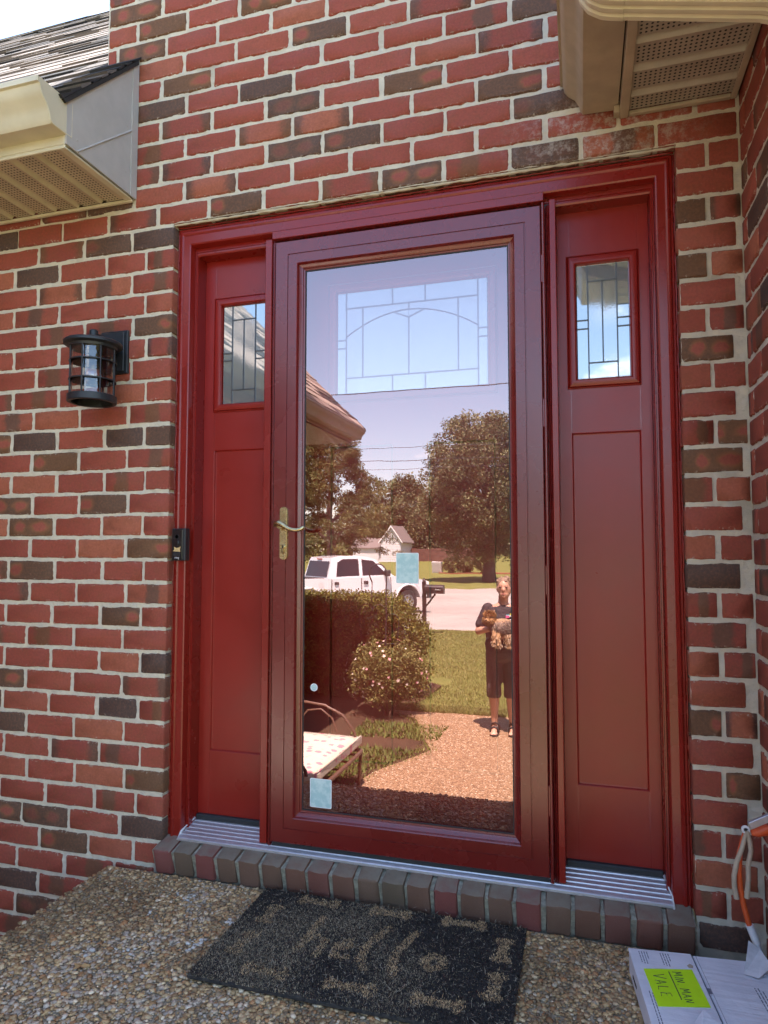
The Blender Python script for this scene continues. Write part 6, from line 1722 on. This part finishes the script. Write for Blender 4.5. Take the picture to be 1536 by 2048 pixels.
for s_ in (-1, 1):
    m = MB(); m.ellipsoid(PM @ (HC + Vector((s_ * .030, .080, .012))), (.013, .008, .0075), n=10, m=6); build('eye', m, M['eyes'], body, 3.2)
    m = MB(); q0 = HC + Vector((s_ * .014, .0865, .030)); q1 = HC + Vector((s_ * .032, .0840, .035)); q2 = HC + Vector((s_ * .050, .068, .028)); m.tube([PM @ q0, PM @ q1, PM @ q2], [.002, .0028, .0015], 6); build('eyebrow', m, M['hair'], body, 1.0)
m = MB(); m.tube([PM @ (HC + Vector((-.022, .078, -.054))), PM @ (HC + Vector((0, .087, -.052))), PM @ (HC + Vector((.022, .078, -.054)))], [.003, .006, .003], 8); build('mouth', m, M['lips'], body, 1.0)
for s_ in (-1, 1):
    c_ = LG[s_][2]; m = MB(); m.extrude([(c_[0] + .012 + x_, c_[1] + y_) for x_, y_ in ((-.042, -.06), (.036, -.06), (.040, .03), (.044, .15), (.030, .205), (-.010, .215), (-.042, .18), (-.044, .05))], 'z', .0, .020)
    m.tube([(c_[0] - .032, c_[1] + .10, .02), (c_[0] - .02, c_[1] + .105, .062), (c_[0] + .012, c_[1] + .108, .076), (c_[0] + .044, c_[1] + .105, .062), (c_[0] + .054, c_[1] + .10, .02)], .013, 8); m.tube([(c_[0] - .030, c_[1] - .01, .02), (c_[0] - .026, c_[1] + .03, .085), (c_[0] + .010, c_[1] + .045, .10), (c_[0] + .045, c_[1] + .03, .085), (c_[0] + .048, c_[1] - .01, .02)], .010, 8)
    m.v = [tuple(PM @ Vector(p)) for p in m.v]; build('sandal', m, M['sandal'], PE, .7)
# printed motif on the shirt
M['tie1'] = attr_mat('shirt_print', .8, .05, 30)
m = MB(); rr = random.Random(3)
for i in range(10):
    x_ = .035 + rr.uniform(-.0, .11); z_ = 1.20 + rr.uniform(-.05, .055); c_ = rr.choice([(.7, .6, .05), (.6, .65, .7), (.65, .12, .3), (.1, .5, .6), (.75, .75, .72)])
    yv = .150 - 1.4 * (x_ - .0) ** 2; w_ = rr.uniform(.010, .02)
    m.box(x_ - w_, x_ + w_, yv - .02, yv - .006, z_ - w_ * .7, z_ + w_ * .7, .002, c_)
m.v = [tuple(PM @ Vector(p)) for p in m.v]; build('print', m, M['tie1'], shirt)

DG = thing('dog', (0.56, -4.76, 0.10), 'small shaggy tan and grey terrier held in the arms of the person', 'dog')
dg_ = MB(); HD = Vector((-.105, .245, 1.195))
dg_.ellipsoid((.02, .235, 1.12), (.13, .075, .082)); dg_.ellipsoid(HD, (.062, .06, .060)); dg_.ellipsoid(HD + Vector((-.022, .055, -.018)), (.026, .034, .022)); dg_.capsule((-.06, .24, 1.15), HD, .055, .045)
for s_ in (-1, 1): dg_.capsule(HD + Vector((s_ * .036, -.005, .045)), HD + Vector((s_ * .052, -.005, .088)), .014, .005, 8)
for (a_, b_, c_) in (((-.05, .27, 1.08), (-.06, .30, 1.01), (-.055, .30, .965)), ((-.01, .275, 1.07), (-.02, .305, 1.0), (-.012, .305, .94)), ((.10, .25, 1.06), (.105, .285, .985), (.085, .29, .915)), ((.13, .235, 1.06), (.145, .265, .975), (.135, .275, .905))):
    dg_.capsule(a_, b_, .034, .022, 10); dg_.capsule(b_, c_, .021, .014, 10); dg_.capsule(c_, Vector(c_) + Vector((-.006, .022, -.006)), .015, .012, 8)
dg_.capsule((.14, .22, 1.13), (.185, .20, 1.17), .018, .008, 8)
M['dogskin'] = plain('tan_dog_coat', (0.40, 0.25, 0.13), .8, var=.3, scale=40)
dbody = remesh('body', dg_, M['dogskin'], DG, .007, 2)
def fur(n, seed):
    r_ = np.random.default_rng(seed); P = []; D = []; C_ = []
    for i in range(n):
        q = r_.random()
        if q < .40:
            v = r_.normal(size=3); v /= np.linalg.norm(v); p = np.array(HD) + v * np.array((.062, .06, .060)); d = v * .5 + np.array((0, .05, .35 if v[2] > .3 else -.55)); c = np.array((.40, .23, .10)) if r_.random() < .8 else np.array((.48, .32, .17))
        elif q < .80:
            v = r_.normal(size=3); v /= np.linalg.norm(v); v[1] = abs(v[1]); p = np.array((.02, .235, 1.12)) + v * np.array((.13, .075, .082)); d = v * .35 + np.array((.1, .1, -.8)); c = np.array((.16, .13, .12)) if r_.random() < .6 else np.array((.40, .31, .24))
        else:
            lx_ = r_.choice([-.055, -.015, .09, .138]); t_ = r_.random(); p = np.array((lx_ + r_.normal() * .014, .295 + abs(r_.normal()) * .012, 1.05 - .13 * t_)); d = np.array((r_.normal() * .3, .3, -.8)); c = np.array((.45, .30, .17)) if r_.random() < .7 else np.array((.52, .42, .32))
        P.append(p); D.append(d / np.linalg.norm(d)); C_.append(c * (.6 + .8 * r_.random()))
    P = np.array(P) + np.array(PM.translation); D = np.array(D); L = (.014 + .024 * r_.random((n, 1)))
    s_ = r_.normal(size=(n, 3)); s_ -= D * (s_ * D).sum(1)[:, None]; s_ /= np.linalg.norm(s_, axis=1)[:, None]; W = .0017
    V = np.stack([P - s_ * W, P + s_ * W, P + D * L * .6 + s_ * W * .8 + s_ * .004, P + D * L], 1)
    return V.reshape(-1, 3), np.arange(n * 4).reshape(n, 4), np.array(C_)
V, F, C_ = fur(6500, 4); M['fur'] = attr_mat('dog_fur', .8, .1, 30, transl=.15)
np_build('fur', V, F, M['fur'], dbody, C_, False, kind='stuff')
for s_ in (-1, 1):
    m = MB(); m.ellipsoid(PM @ (HD + Vector((s_ * .022 - .012, .058, .012))), (.008, .006, .008), n=8, m=6); build('eye', m, M['eyes'], dbody, 3.2)
m = MB(); m.ellipsoid(PM @ (HD + Vector((-.024, .088, -.010))), (.010, .008, .008), n=8, m=6); build('nose', m, M['eyes'], dbody, 3.2)
